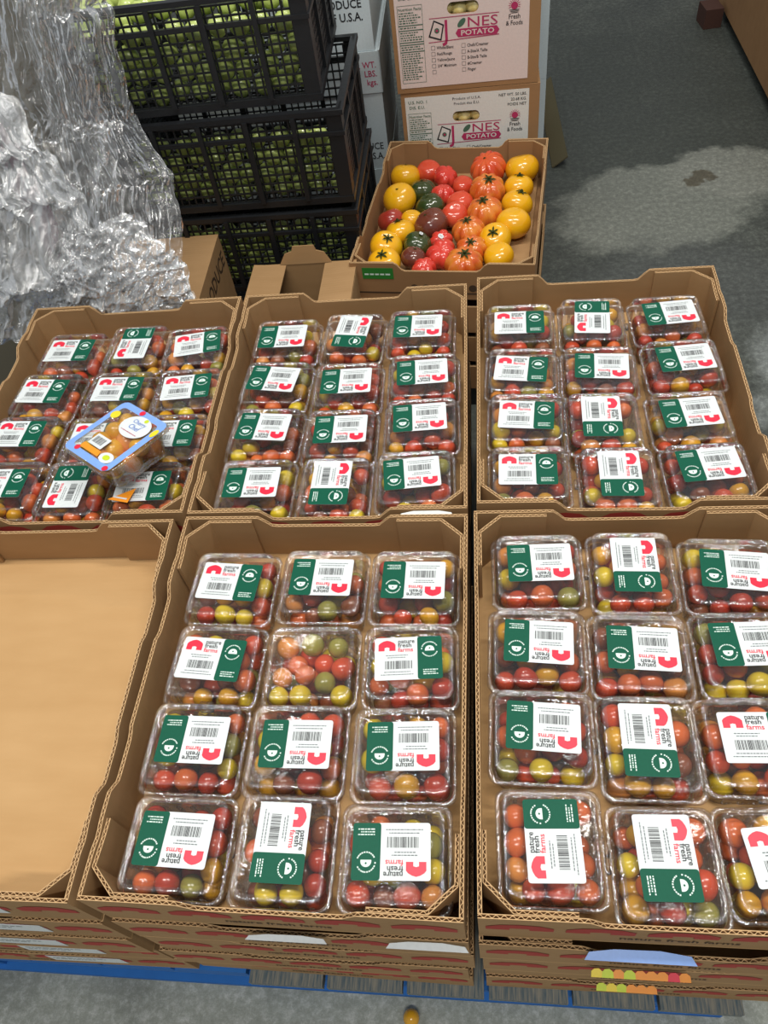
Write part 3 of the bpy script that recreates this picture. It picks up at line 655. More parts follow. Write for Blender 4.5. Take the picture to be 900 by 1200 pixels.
strip('paper_slip', -0.24, -0.156, 0.474, -0.008, [M['label']], 'white paper slip poking from middle of front middle stack', 'paper', None, 0.007)
strip('paper_slip', -0.083, -0.002, 0.474, -0.008, [M['label']], 'white paper slip at right end of front middle stack', 'paper', None, 0.008)
strip('paper_slip', -0.09, -0.02, 0.563, 0.508, [M['label']], 'white label edge between front and rear middle trays', 'paper', None, 0.012)

# ------------------------------------------------------------------ heirloom tomato trays
HW, HL, HH = 0.405, 0.53, 0.092
HP = flat_parts(HW, HL, HH, 0.02, 0.10, 0.016, M['card_dark'], M['edge'])
HX, HY, HRZ, HZ = -0.033, 1.560, -0.112, 0.330
for q in range(4):
    t = carton((HX + 0.003 * q * (-1) ** q, HY, HZ - PITCH * q - (0.0045 if q else 0)), HRZ + 0.004 * q, ['open brown tray of mixed heirloom tomatoes with green label', 'second brown tray under the heirloom tomatoes', 'third brown tray under the heirloom tomatoes', 'lowest brown tray under the heirloom tomatoes'][q], 'brown heirloom tomato trays', False, None, HP, 'produce_tray')
    if q == 0:
        fw = [o for o in t.children if o.name.startswith('front_wall')][0]
        b = MB(); T = Matrix.Rotation(PI / 2, 4, 'X')
        b.slab([(-0.175, 0.052), (-0.105, 0.052), (-0.105, 0.080), (-0.175, 0.080)], 0, 0.0004, M['leafgreen'], T)
        dashes(b, -0.170, -0.112, 0.062, 0.004, M['pale'], 0.0006, T)
        for i in range(9): b.poly(circ(-0.06 + i * 0.026, 0.03, 0.009, 12), M['black_dull'], 0.0004, T)
        b.poly([(-0.19, 0.014), (0.19, 0.014), (0.19, 0.018), (-0.19, 0.018)], M['black_dull'], 0.0004, T)
        ob('printing', b, fw, (0, -HL / 2 - 0.0003, 0), label='green printed label')
b = MB(); b.box(-0.19, 0.19, -0.26, 0.26, 0.0, HZ - PITCH * 3 - 0.0055, M['crate']); ob('plastic_pallet', b, None, (HX, HY, 0), (0, 0, HRZ), label='black plastic pallet under the heirloom trays', cat='pallet')
HT = [('y', -0.178, 1.752, 0.035, 0),('r', -0.114, 1.757, 0.0289, 0),('b', -0.061, 1.725, 0.0285, 0),('b', -0.067, 1.648, 0.0263, 0),('r', -0.016, 1.685, 0.0251, 0),('o', 0.047, 1.744, 0.0419, 0),('y', 0.131, 1.738, 0.0386, 0),('y', 0.12, 1.661, 0.0334, 1),('y', 0.114, 1.588, 0.034, 1),('s', 0.044, 1.644, 0.0406, 1),('g', -0.121, 1.671, 0.0326, 0),('y', -0.18, 1.641, 0.0383, 0),('g', -0.095, 1.603, 0.0332, 0),('r', -0.024, 1.61, 0.0303, 0),('s', 0.036, 1.551, 0.0394, 1),('d', -0.194, 1.558, 0.0301, 0),('y', -0.137, 1.549, 0.0242, 0),('r', -0.036, 1.55, 0.0297, 0),('y', 0.097, 1.496, 0.0372, 0),('y', -0.164, 1.499, 0.0323, 1),('n', -0.094, 1.519, 0.038, 0),('s', -0.002, 1.481, 0.0359, 1),('y', 0.058, 1.451, 0.034, 1),('b', -0.065, 1.45, 0.0247, 2),('g', -0.12, 1.441, 0.0316, 2),('s', 0.006, 1.405, 0.0322, 1),('y', -0.193, 1.441, 0.0345, 1),('b', -0.061, 1.398, 0.0337, 0),('n', -0.126, 1.395, 0.027, 0),('y', 0.065, 1.381, 0.0318, 0),('y', -0.193, 1.379, 0.0351, 1),('b', -0.102, 1.335, 0.0264, 0),('s', -0.015, 1.335, 0.0394, 1)]
HLAB = ['yellow heirloom tomato in the back left corner of the brown tray', 'upright oblong red heirloom tomato beside the back left yellow one', 'knobbly red heirloom tomato third along the back of the tray',
 'small knobbly pinkish tomato in front of the knobbly red one at back', 'small plain red tomato left of the big ribbed one at back', 'wide deeply ribbed orange-red heirloom tomato against the back wall',
 'large yellow heirloom tomato in the back right corner', 'yellow heirloom tomato with dark star calyx, second along right side', 'yellow heirloom tomato with calyx at its right, third along right side', 'ribbed striped orange heirloom tomato just in front of the widest red one',
 'dark green heirloom tomato behind the other dark green one', 'large yellow tomato, second from back along the left side', 'dark green-brown tomato just behind the big brown one', 'smooth orange-red heirloom tomato in the middle of the tray', 'ribbed striped orange tomato in the middle beside the yellow side row',
 'dull red tomato against the left wall of the tray', 'smallest yellow tomato beside the big brown tomato', 'pinkish red tomato right of the big brown tomato', 'largest smooth yellow tomato on the right side near the front', 'yellow tomato with star calyx left of the big brown tomato', 'big shiny brown heirloom tomato left of centre',
 'striped ribbed orange tomato right below the pinkish red ones', 'yellow tomato with star calyx between the orange and right-side yellow tomatoes', 'ribbed red tomato bearing a white sticker', 'dark green tomato bearing a white sticker', 'ribbed orange tomato second from front in the centre', 'yellow tomato with calyx, second from front on the left side',
 'large lumpy pinkish red tomato near the front', 'brown tomato under the green stickered one, near the front', 'smooth yellow tomato at the front right', 'ribbed yellow tomato in the front left corner', 'ribbed red tomato tucked against the front wall', 'wide ribbed striped orange tomato against the front wall']
HT = [(k, x, y, r * 1.10, c) for k, x, y, r, c in HT]
XY = np.array([h[1:3] for h in HT]); RR = np.array([h[3] for h in HT]); X0 = XY.copy()
ca, sa = math.cos(HRZ), math.sin(HRZ)
for it in range(300):
    d = XY[:, None] - XY[None]; L = np.sqrt((d ** 2).sum(2)) + np.eye(len(XY)); ov = np.maximum(0, (RR[:, None] + RR[None]) * 0.88 - L); np.fill_diagonal(ov, 0)
    XY += (d / L[:, :, None] * ov[:, :, None] * 0.4).sum(1) + (X0 - XY) * 0.02
    q = XY - (HX, HY); u = q[:, 0] * ca + q[:, 1] * sa; v = -q[:, 0] * sa + q[:, 1] * ca
    u = u.clip(-HW / 2 + 0.013 + RR, HW / 2 - 0.013 - RR); v = v.clip(-HL / 2 + 0.013 + RR, HL / 2 - 0.013 - RR)
    XY = np.c_[HX + u * ca - v * sa, HY + u * sa + v * ca]
def calyx_mesh():
    b = MB()
    for i in range(6):
        a = i * PI / 3 + 0.2; c, s = math.cos(a), math.sin(a); l = 0.011 + 0.002 * (i % 2)
        b.add([(-s * 0.0014, c * 0.0014, 0.0006), (s * 0.0014, -c * 0.0014, 0.0006), (c * l * 0.6 + s * 0.0016, s * l * 0.6 - c * 0.0016, 0.0025), (c * l, s * l, 0.0008), (c * l * 0.6 - s * 0.0016, s * l * 0.6 + c * 0.0016, 0.0025)], [(0, 1, 2, 3, 4)], M['calyx'])
    b.slab(circ(0, 0, 0.0022, 6), 0.0, 0.006, M['calyx']); return b.mesh('calyx')
CAL = calyx_mesh()
b = MB(); b.box(-HW / 2 + 0.02, HW / 2 - 0.02, -HL / 2 + 0.02, HL / 2 - 0.02, 0.0, 0.0075, M['card']); ob('tray_liner', b, None, (HX, HY, HZ + 0.0045), (0, 0, HRZ), label='brown pad under the heirloom tomatoes', cat='liner')
HN = {'y': 'yellow', 'r': 'red', 'b': 'red', 'o': 'orange', 's': 'striped', 'g': 'green', 'n': 'brown', 'd': 'red'}
for i, (k, _, _, r, c) in enumerate(HT):
    lob, amp, bmp = {'s': (9, 0.16, 0.02), 'o': (10, 0.2, 0), 'b': (6, 0.16, 0.05), 'y': (0, 0, 0.025), 'n': (5, 0.05, 0.02), 'g': (5, 0.07, 0.03), 'r': (0, 0, 0.04), 'd': (0, 0, 0.02)}[k]
    me = blob_mesh('heirloom_tomato', r, r, r * 0.86, HC[k], 48 if lob else 28, 18, lob, amp, 0.16, i, bmp)
    rng = random.Random(i); tilt = (rng.uniform(0.0, 0.45), rng.uniform(-0.35, 0.35), rng.uniform(0, 6))
    z = HZ + 0.014 + r * 0.86 + (0.008 if r < 0.033 else 0)
    t = ob('heirloom_tomato', me, None, (XY[i][0], XY[i][1], z), tilt, label=HLAB[i], cat='tomato', group='mixed heirloom tomatoes in the brown tray')
    if c == 1: ob('calyx', CAL, t, (0, 0, r * 0.86 * 0.85), scl=(r / 0.030,) * 3)
    elif k in 'sogn' or i in (0, 11): ob('stem_scar', CAL, t, (0, 0, r * 0.86 * 0.84), scl=(0.4, 0.4, 0.4))
    if c == 2:
        s = MB(); s.slab(rrect(0.014, 0.009, 0.004, 4), 0, 0.0006, M['label']); dashes(s, -0.004, 0.004, 0, 0.001, M['grey'], 0.0008)
        ob('sticker', s, t, (0.002, 0.003, r * 0.86 * 0.93), (0.1, 0.1, 0.3), label='white produce sticker')

# ------------------------------------------------------------------ potato cartons
def carton_box(name, w, d, h, mats, wall=0.004, hole=None, top=True):
    """parts of a closed box standing at z=0, front at y=-d/2; hole=(cx,cz,hw,hh) cut through the front"""
    out = []
    b = MB(); b.box(-w / 2, w / 2, d / 2 - wall, d / 2, 0, h, mats); out.append(('back_panel', b))
    for s in (-1, 1):
        b = MB(); b.box(s * w / 2 - (wall if s > 0 else 0), s * w / 2 + (wall if s < 0 else 0), -d / 2 + wall, d / 2 - wall, 0, h, mats); out.append(('side_panel', b))
    b = MB(); b.box(-w / 2 + wall, w / 2 - wall, -d / 2 + wall, d / 2 - wall, 0, wall, mats); out.append(('bottom_panel', b))
    if top: b = MB(); b.box(-w / 2 + wall, w / 2 - wall, -d / 2 + wall, d / 2 - wall, h - wall, h, mats); out.append(('top_panel', b))
    b = MB(); holed(b, -w / 2, w / 2, 0, h, hole, -d / 2, -d / 2 + wall, mats); out.append(('front_panel', b))
    return out
def holed(b, x0, x1, z0, z1, hole, y0, y1, mat):
    if not hole: b.box(x0, x1, y0, y1, z0, z1, mat); return
    cx, cz, hw, hh = hole
    inner = rrect(2 * hw, 2 * hh, hh * 0.98, 6, cx, cz); n = len(inner)
    outer = []
    for (x, z) in inner:
        dx, dz = x - cx, z - cz; k = 1e9
        if dx > 1e-9: k = min(k, (x1 - cx) / dx)
        if dx < -1e-9: k = min(k, (x0 - cx) / dx)
        if dz > 1e-9: k = min(k, (z1 - cz) / dz)
        if dz < -1e-9: k = min(k, (z0 - cz) / dz)
        outer.append((cx + dx * k, cz + dz * k))
    vs = [(x, y0, z) for x, z in inner] + [(x, y0, z) for x, z in outer] + [(x, y1, z) for x, z in inner] + [(x, y1, z) for x, z in outer]
    fs = []
    for i in range(n):
        j = (i + 1) % n
        fs += [(i, n + i, n + j, j), (2 * n + i, 2 * n + j, 3 * n + j, 3 * n + i), (i, j, 2 * n + j, 2 * n + i)]
    # corners of the rectangle that the ray fan skips
    def side(p): return 0 if abs(p[0] - x1) < 1e-6 else 1 if abs(p[1] - z1) < 1e-6 else 2 if abs(p[0] - x0) < 1e-6 else 3
    for i in range(n):
        j = (i + 1) % n; a, c = side(outer[i]), side(outer[j])
        if a != c:
            prev = n + i, 3 * n + i; q = a
            while q != c:
                cor = ((x1, z1), (x0, z1), (x0, z0), (x1, z0))[q]; q = (q + 1) % 4
                k = len(vs); vs += [(cor[0], y0, cor[1]), (cor[0], y1, cor[1])]
                fs += [(prev[0], k, n + j), (prev[1], 3 * n + j, k + 1), (prev[0], prev[1], k + 1, k)]; prev = (k, k + 1)
            fs.append((prev[0], prev[1], 3 * n + j, n + j)); continue
        fs.append((n + i, 3 * n + i, 3 * n + j, n + j))
    b.add(vs, fs, mat)
PWD, PH, PDp = 0.345, 0.2445, 0.46
def potato_print(w, h, hole, mat):
    """face panel glued on the front, with its lettering, in local x,z coordinates"""
    b = MB(); x0, x1 = -w / 2 + 0.010, w / 2 - 0.026; holed(b, x0, x1, 0.012, h - 0.01, hole, 0, 0.0005, mat)
    l = MB(); T = Matrix.Rotation(PI / 2, 4, 'X'); z = 0.0004; K, MG, GR = M['black'], M['magenta'], M['dkgreen']
    text(l, 'U.S. NO. 1', x0 + 0.008, h - 0.026, 0.010, GR, z, 0.01, 1.1, 'l', T); text(l, 'DIS. E.U.', x0 + 0.010, h - 0.039, 0.010, GR, z, 0.01, 1.1, 'l', T)
    text(l, 'Produce of U.S.A.', -0.008, h - 0.024, 0.009, K, z, 0.0, 1.1, 'c', T); text(l, 'Produit des É.U.', -0.008, h - 0.036, 0.009, K, z, 0, 1.1, 'c', T)
    for i, s_ in enumerate(('NET WT. 50 LBS.', '22.68 KG.', 'POIDS NET')): text(l, s_, x1 - 0.006, h - 0.024 - i * 0.012, 0.0095, K, z, 0.005, 1.0, 'r', T)
    fx0, fx1, fz0, fz1 = x0 + 0.006, x0 + 0.064, 0.024, h - 0.05
    for q in ((fx0, fx1, fz0, fz0 + 0.0008), (fx0, fx1, fz1 - 0.0008, fz1), (fx0, fx0 + 0.0008, fz0, fz1), (fx1 - 0.0008, fx1, fz0, fz1)): l.poly([(q[0], q[2]), (q[1], q[2]), (q[1], q[3]), (q[0], q[3])], GR, z, T)
    text(l, 'Nutrition Facts', fx0 + 0.002, fz1 - 0.011, 0.0085, GR, z, 0.01, 1, 'l', T, fx1 - fx0 - 0.004)
    zz = fz1 - 0.017; rr = random.Random(8)
    while zz > fz0 + 0.004:
        if rr.random() < 0.12: l.poly([(fx0, zz), (fx1, zz), (fx1, zz + 0.002), (fx0, zz + 0.002)], GR, z, T)
        else: dashes(l, fx0 + 0.003, fx1 - rr.uniform(0.003, 0.02), zz, 0.0024, GR, z, T, rr)
        zz -= 0.0052
    sx, sz = x1 - 0.034, h - 0.072
    l.poly(circ(sx, sz, 0.008, 14), MG, z + 0.0002, T)
    for i in range(11):
        a = PI * (i / 10) * 1.2 - 0.3; c, s_ = math.cos(a), math.sin(a)
        l.poly([(sx + c * 0.009 - s_ * 0.001, sz + s_ * 0.009 + c * 0.001), (sx + c * 0.009 + s_ * 0.001, sz + s_ * 0.009 - c * 0.001), (sx + c * 0.0155, sz + s_ * 0.0155)], MG, z, T)
    for i in range(3): l.poly([(sx - 0.013 + i * 0.001, sz - 0.008 - i * 0.003), (sx + 0.013 - i * 0.001, sz - 0.008 - i * 0.003), (sx + 0.009 - i * 0.002, sz - 0.0095 - i * 0.003), (sx - 0.009 + i * 0.002, sz - 0.0095 - i * 0.003)], K, z, T)
    text(l, 'Fresh', sx, sz - 0.027, 0.0145, K, z, 0.008, 0.85, 'c', T); text(l, '& Foods', sx, sz - 0.040, 0.0135, K, z, 0.008, 0.85, 'c', T)
    # big logo
    lx, lz = x0 + 0.075, h - 0.127
    l.poly([(lx + 0.004, lz + 0.044), (lx + 0.165, lz + 0.044), (lx + 0.165, lz + 0.0455), (lx + 0.004, lz + 0.0455)], MG, z, T)
    l.poly([(lx, lz - 0.007), (lx + 0.165, lz - 0.002), (lx + 0.165, lz), (lx, lz - 0.0055)], MG, z, T)
    text(l, 'J', lx + 0.036, lz - 0.002, 0.060, MG, z, 0.01, 0.85, 'l', T)
    text(l, 'NES', lx + 0.090, lz + 0.020, 0.030, M['magenta'], z, 0.0, 1, 'l', T, 0.072)
    el = [(lx + 0.0785 + 0.012 * math.cos(t_) * 0.72 - 0.006 * math.sin(t_) * 0.7, lz + 0.0305 + 0.012 * math.cos(t_) * 0.7 + 0.006 * math.sin(t_) * 0.72) for t_ in [2 * PI * k / 18 for k in range(18)]]
    l.poly(el, GR, z, T)
    for i in range(0):
        u = i / 5 * 0.9 - 0.36; ww = 0.0105 * math.sqrt(max(0, 1 - (u * 1.6) ** 2)); l.poly([(lx + 0.078 + u * 0.02 - ww * 0.7, lz + 0.0295 + u * 0.02), (lx + 0.078 + u * 0.02 + ww * 0.3, lz + 0.0295 + u * 0.02 + ww), (lx + 0.0795 + u * 0.02 + ww * 0.3, lz + 0.0275 + u * 0.02 + ww), (lx + 0.0795 + u * 0.02 - ww * 0.7, lz + 0.0275 + u * 0.02)], GR, z, T)
    l.poly([(lx + 0.070, lz), (lx + 0.160, lz), (lx + 0.166, lz + 0.009), (lx + 0.160, lz + 0.018), (lx + 0.070, lz + 0.018), (lx + 0.064, lz + 0.009)], MG, z, T)
    text(l, 'POTATO', lx + 0.115, lz + 0.0035, 0.0155, mat, z + 0.0003, 0.02, 1, 'c', T, 0.078)
    for q in (((0.000, 0.006), (0.030, -0.004), (0.038, 0.030), (0.014, 0.041)),):
        P_ = [(lx + a, lz + c) for a, c in q]; l.poly(P_, K, z, T); c0 = (sum(p[0] for p in P_) / 4, sum(p[1] for p in P_) / 4)
        l.poly([(c0[0] + (p[0] - c0[0]) * 0.78, c0[1] + (p[1] - c0[1]) * 0.82) for p in P_], mat, z + 0.0002, T); l.poly(circ(c0[0], c0[1], 0.006, 10), GR, z + 0.0004, T); l.poly(circ(c0[0], c0[1], 0.003, 8), MG, z + 0.0006, T)
    for cx, rows in ((x0 + 0.080, ('White/Blanc', 'Red/Rouge', 'Yellow/Jaune', '3/4" Minimum', '')), (x0 + 0.152, ('Chefs/Creamer', 'A-Size/A Taille', 'B-Size/B Taille', '#Creamer', 'Finger'))):
        for i, s_ in enumerate(rows):
            zz = h - 0.150 - i * 0.0135
            for q in ((0, 0.009, 0, 0.0006), (0, 0.009, 0.0084, 0.009), (0, 0.0006, 0, 0.009), (0.0084, 0.009, 0, 0.009)): l.poly([(cx + q[0], zz + q[2]), (cx + q[1], zz + q[2]), (cx + q[1], zz + q[3]), (cx + q[0], zz + q[3])], K, z, T)
            if s_: text(l, s_, cx + 0.013, zz + 0.001, 0.0095, K, z, 0.01, 0.85, 'l', T)
    return b, l
for q, (cx, rz, zb, mat, lab) in enumerate(((-0.003, 0.005, 0.532, 'print_pink', 'upper potato carton with pinkish printed front and handle hole'), (0.006, -0.01, 0.286, 'print_white', 'lower potato carton with white printed front behind the heirloom tray'), (0.0, 0.0, 0.040, 'print_white', 'lowest potato carton, hidden behind the heirloom trays'))):
    t = thing('potato_carton', (cx, 1.86 + PDp / 2 + 0.0008, zb), (0, 0, rz), label=lab, cat='box', group='stacked potato cartons')
    hole = (-0.010, PH - 0.065, 0.034, 0.0125) if q == 1 else (-0.005, PH - 0.065, 0.036, 0.0125)
    for nm, b in carton_box('x', PWD, PDp, PH, M['card_dark'], 0.004, hole):
        o = ob(nm, b, t)
        if nm == 'front_panel' and q < 2:
            pp, ll = potato_print(PWD, PH, hole, M[mat]); pq = ob('printed_panel', pp, o, (0, -PDp / 2 - 0.0008, 0), label='pale printed front face'); ob('lettering', ll, o, (0, -PDp / 2 - 0.0009, 0))
    if q < 2:
        for i in range(-1, 3 if q == 0 else 2):
            r = 0.021 + 0.002 * (i % 2)
            ob('potato', blob_mesh('potato', r, r * 0.9, r * 0.85, M['potato'], 18, 12, 0, 0, 0, i + 5, 0.05), None, (cx + hole[0] + i * 0.036 - 0.008, 1.86 + 0.024, zb + hole[1] - 0.009 + 0.004 * (i % 2)), label='%s yellow potato in the handle hole of the %s potato carton' % (('leftmost', 'second from left', 'third from left', 'rightmost')[i + 1], 'upper' if q == 0 else 'lower'), cat='potato', group='potatoes seen through the %s carton hole' % ('upper' if q == 0 else 'lower'))
b = MB(); b.box(-0.19, 0.19, 0, 0.62, 0.0, 0.038, M['card_dark']); ob('pallet', b, None, (0.01, 1.86, 0), label='low brown base under the stack of potato cartons', cat='pallet')
M['olive_card'] = flat('dirty_card', '5a5440', 0.9, 0.1)
b = MB(); b.box(-0.002, 0.002, -0.30, 0.30, 0, 0.06, M['olive_card']); ob('edge_protector', b, None, (0.262, 2.72, 0.0015), (0, 0.95, 0.03), label='brown cardboard strip leaning on floor right of the potato cartons', cat='cardboard')
for q in range(3):
    t = thing('white_carton', (0.055, 2.36 + 0.23, 0.0385 + 0.27 * q + (0 if q else 0)), (0, 0, -0.01), label='%s white carton behind the potato cartons, only its right edge showing' % ('bottom', 'middle', 'top')[q], cat='box', group='white cartons behind the potato cartons')
    for nm, b in carton_box('x', 0.36, 0.40, 0.2695, M['white_box']): ob(nm, b, t)
b = MB(); b.box(-0.19, 0.19, -0.21, 0.21, 0.0, 0.038, M['card_dark']); ob('pallet', b, None, (0.055, 2.70, 0), label='low base under the white cartons behind the potatoes', cat='pallet')

# ------------------------------------------------------------------ white produce boxes
wl = [('lower', 0.0005, 0.30, -0.388), ('middle', 0.3012, 0.305, -0.385), ('upper', 0.6070, 0.30, -0.392)]
for i, (nm_, zb, h, cx) in enumerate(wl):
    t = thing('white_produce_box', (cx, 2.12, zb), (0, 0, 0.01), label='%s white produce box behind the black crates' % nm_, cat='box', group='white produce boxes behind the crates')
    w, d = 0.32, 0.36
    for nm, b in carton_box('x', w, d, h, M['white_box']):
        o = ob(nm, b, t)
        if nm == 'front_panel':
            l = MB(); T = Matrix.Rotation(PI / 2, 4, 'X')
            if i < 2: text(l, 'PRODUCE', w / 2 - 0.012, 0.055, 0.026, M['black'], 0.0004, 0.01, 0.85, 'r', T); text(l, 'OF U.S.A.', w / 2 - 0.012, 0.028, 0.026, M['black'], 0.0004, 0.01, 0.85, 'r', T)
            else:
                text(l, 'PRODUCE', w / 2 - 0.020, 0.098, 0.026, M['black'], 0.0004, 0.015, 0.9, 'r', T); text(l, 'OF U.S.A.', w / 2 - 0.020, 0.070, 0.026, M['black'], 0.0004, 0.015, 0.9, 'r', T)
            ob('lettering', l, o, (0, -d / 2 - 0.0002, 0))
    b = MB(); g = 0.004; z0 = h - 0.10 if i == 1 else h - 0.06
    for s in ((-w / 2 - g, w / 2 + g, -d / 2 - g, -d / 2 - 0.0005), (-w / 2 - g, w / 2 + g, d / 2 + 0.0005, d / 2 + g), (-w / 2 - g, -w / 2 - 0.0005, -d / 2 - g, d / 2 + g), (w / 2 + 0.0005, w / 2 + g, -d / 2 - g, d / 2 + g)): b.box(s[0], s[1], s[2], s[3], z0, h, M['white_box'])
    ld = ob('lid', b, t)
    if i == 1:
        l = MB(); T = Matrix.Rotation(PI / 2, 4, 'X')
        for k, s_ in enumerate(('NT. WT.', 'LBS.', 'kgs.')): text(l, s_, w / 2 - 0.008, h - 0.038 - k * 0.021, 0.021, M['magenta'], 0.0004, 0.012, 0.9, 'r', T)
        ob('lettering', l, ld, (0, -d / 2 - g - 0.0002, 0), label='red weight lettering')

# ------------------------------------------------------------------ black crates of tomatillos
def lattice(w, h, nx, nz, t=0.003, bar=0.0032, z0=0.0, skip=()):
    b = MB()
    for i in range(nx + 1):
        x = -w / 2 + w * i / nx; b.box(x - bar / 2, x + bar / 2, -t / 2, t / 2, z0, z0 + h, M['crate'])
    for k in range(nz + 1):
        z = z0 + h * k / nz; b.box(-w / 2, w / 2, -t / 2 - 0.0006, t / 2 + 0.0006, z - bar / 2, z + bar / 2, M['crate'])
    return b
CW, CD, CH = 0.50, 0.36, 0.200
LM = {'f': lattice(CW - 0.03, CH - 0.03, 29, 9, bar=0.0034, z0=0.014).mesh('mesh_panel'), 's': lattice(CD - 0.03, CH - 0.03, 26, 11, bar=0.0058, z0=0.014).mesh('mesh_panel')}
b = lattice(CW - 0.01, CD - 0.01, 20, 14); BOT = MB(); BOT.add([(v[0], v[2] - (CD - 0.01) / 2, v[1] + 0.004) for v in b.v], b.f, M['crate']); BOT = BOT.mesh('bottom_mesh')
def crate_parts():
    out = []
    for y, r, k in ((-CD / 2 + 0.006, 0, 'f'), (CD / 2 - 0.006, 0, 'f')): out.append(('mesh_panel', LM[k], (0, y, 0), r, True))
    for x in (-CW / 2 + 0.006, CW / 2 - 0.006): out.append(('mesh_panel', LM['s'], (x, 0, 0), PI / 2, True))
    out.append(('bottom_mesh', BOT, (0, 0, 0), 0, True))
    b = MB()
    for sx in (-1, 1):
        for sy in (-1, 1): pass
    for sx in (-1, 1):
        for sy in (-1, 1):
            b = MB(); b.slab([(sx * CW / 2, sy * CD / 2), (sx * (CW / 2 - 0.030), sy * CD / 2), (sx * (CW / 2 - 0.030), sy * (CD / 2 - 0.004)), (sx * (CW / 2 - 0.006), sy * (CD / 2 - 0.008)), (sx * (CW / 2 - 0.004), sy * (CD / 2 - 0.034)), (sx * CW / 2, sy * (CD / 2 - 0.034))], 0.0, CH, M['crate']); out.append(('corner_post', b.mesh('corner_post'), (0, 0, 0), 0, False))
    for nm, z0, z1, o, i in (('top_rim', CH - 0.010, CH, 0.005, 0.010), ('base_rim', 0, 0.014, 0.002, 0.010), ('middle_band', CH - 0.052, CH - 0.044, 0.003, 0.005)):
        b = MB()
        b.box(-CW / 2 - o, CW / 2 + o, -CD / 2 - o, -CD / 2 + i, z0, z1, M['crate']); b.box(-CW / 2 - o, CW / 2 + o, CD / 2 - i, CD / 2 + o, z0, z1, M['crate'])
        b.box(-CW / 2 - o, -CW / 2 + i, -CD / 2 + i, CD / 2 - i, z0, z1, M['crate']); b.box(CW / 2 - i, CW / 2 + o, -CD / 2 + i, CD / 2 - i, z0, z1, M['crate'])
        out.append((nm, b.mesh(nm), (0, 0, 0), 0, False))
    for k in range(1, 5):
        for s in (-1, 1):
            x = -CW / 2 + CW * k / 5; b = MB(); b.box(x - 0.005, x + 0.005, s * CD / 2 - 0.007, s * CD / 2 + 0.002, 0.012, CH - 0.01, M['crate']); out.append(('upright_rib', b.mesh('upright_rib'), (0, 0, 0), 0, False))
    for k in range(1, 3):
        for s in (-1, 1):
            y = -CD / 2 + CD * k / 3; b = MB(); b.box(s * CW / 2 - 0.007, s * CW / 2 + 0.002, y - 0.005, y + 0.005, 0.012, CH - 0.01, M['crate']); out.append(('upright_rib', b.mesh('upright_rib'), (0, 0, 0), 0, False))
    return out
CPT = crate_parts()
ZC = [0.0010, 0.2115, 0.4220 + 0.0, 0.6325, 0.0]
cr = [(-0.500, 1.602, 0.0005, 0.0, 'lowest'), (-0.497, 1.600, 0.078, 0.0, 'third'), (-0.502, 1.603, 0.292, 0.01, 'second'), (-0.497, 1.600, 0.506, -0.005, 'upper middle'), (-0.562, 1.61, 0.7165, 0.035, 'topmost')]
cr = [(-0.502, 1.603, 0.076, 0.006, 'lowest black crate of tomatillos, beside the open carton'), (-0.497, 1.600, 0.291, -0.006, 'black crate of tomatillos just under the middle one, top rim level with tray rims'), (-0.500, 1.602, 0.506, 0.006, 'middle black mesh crate with empty dark right end, under the topmost crate'), (-0.540, 1.612, 0.7185, 0.03, 'topmost black mesh crate heaped with bright green tomatillos')]
TMLM = [blob_mesh('tomatillo', 1, 1, 0.9, M['tomatillo'], 14, 9, 0, 0, 0.12, i, 0.04) for i in range(3)]
b = MB(); b.box(-0.25, 0.25, -0.18, 0.18, 0, 0.075, M['crate']); ob('plastic_pallet', b, None, (-0.5, 1.602, 0), label='black plastic base under the stack of mesh crates', cat='pallet')
CNM = ['lowest', 'third', 'second', 'topmost']
for i, (x, y, z, rz, lab) in enumerate(cr):
    t = thing('mesh_crate', (x, y, z), (0, 0, rz), label=lab, cat='crate', group='stack of black mesh crates')
    for nm, me, lc, r, st in CPT:
        o = ob(nm, me, t, lc, (0, 0, r))
        if st: o['kind'] = 'stuff'
    rr = random.Random(i); T = Matrix.Translation((x, y, z)) @ Matrix.Rotation(rz, 4, 'Z')
    spots = []
    for a in range(11):
        for c in range(4 if i else 3):
            spots.append((-CW / 2 + 0.032 + a * 0.0435 + (0.02 if c % 2 else 0) + rr.uniform(-0.004, 0.004), -CD / 2 + 0.034 + rr.uniform(0, 0.012), 0.027 + c * 0.036 + rr.uniform(-0.003, 0.003)))
    if i == 3:
        for a in range(11):
            for e in range(1, 5): spots.append((-CW / 2 + 0.034 + a * 0.043 + rr.uniform(-0.004, 0.004), -CD / 2 + 0.034 + e * 0.046 + rr.uniform(-0.003, 0.003), 0.148 + rr.uniform(-0.012, 0.014) + 0.006 * e))
        for e in range(2, 7):
            for c in range(3): spots.append((CW / 2 - 0.034, -CD / 2 + 0.04 + e * 0.044 if e < 6 else 0.13, 0.027 + c * 0.040))
    for (a, b_, c) in spots:
        if abs(a) > CW / 2 - 0.03: continue
        r = rr.uniform(0.0195, 0.0225)
        ob('tomatillo', TMLM[rr.randrange(3)], None, T @ Vector((a, b_, c)), (rr.uniform(0, 3), rr.uniform(0, 3), 0), (r,) * 3, label='green tomatillo %s, %s of the %s mesh crate' % ('behind the side mesh' if b_ > -0.12 and c < 0.13 else 'on the heap' if b_ > -0.12 else 'at the bottom of the front mesh' if c < 0.045 else 'high behind the front mesh' if c > 0.115 else 'halfway up the front mesh', 'left' if a < -0.08 else 'right' if a > 0.08 else 'middle', CNM[i]), cat='tomatillo', group='tomatillos in the %s crate' % CNM[i])

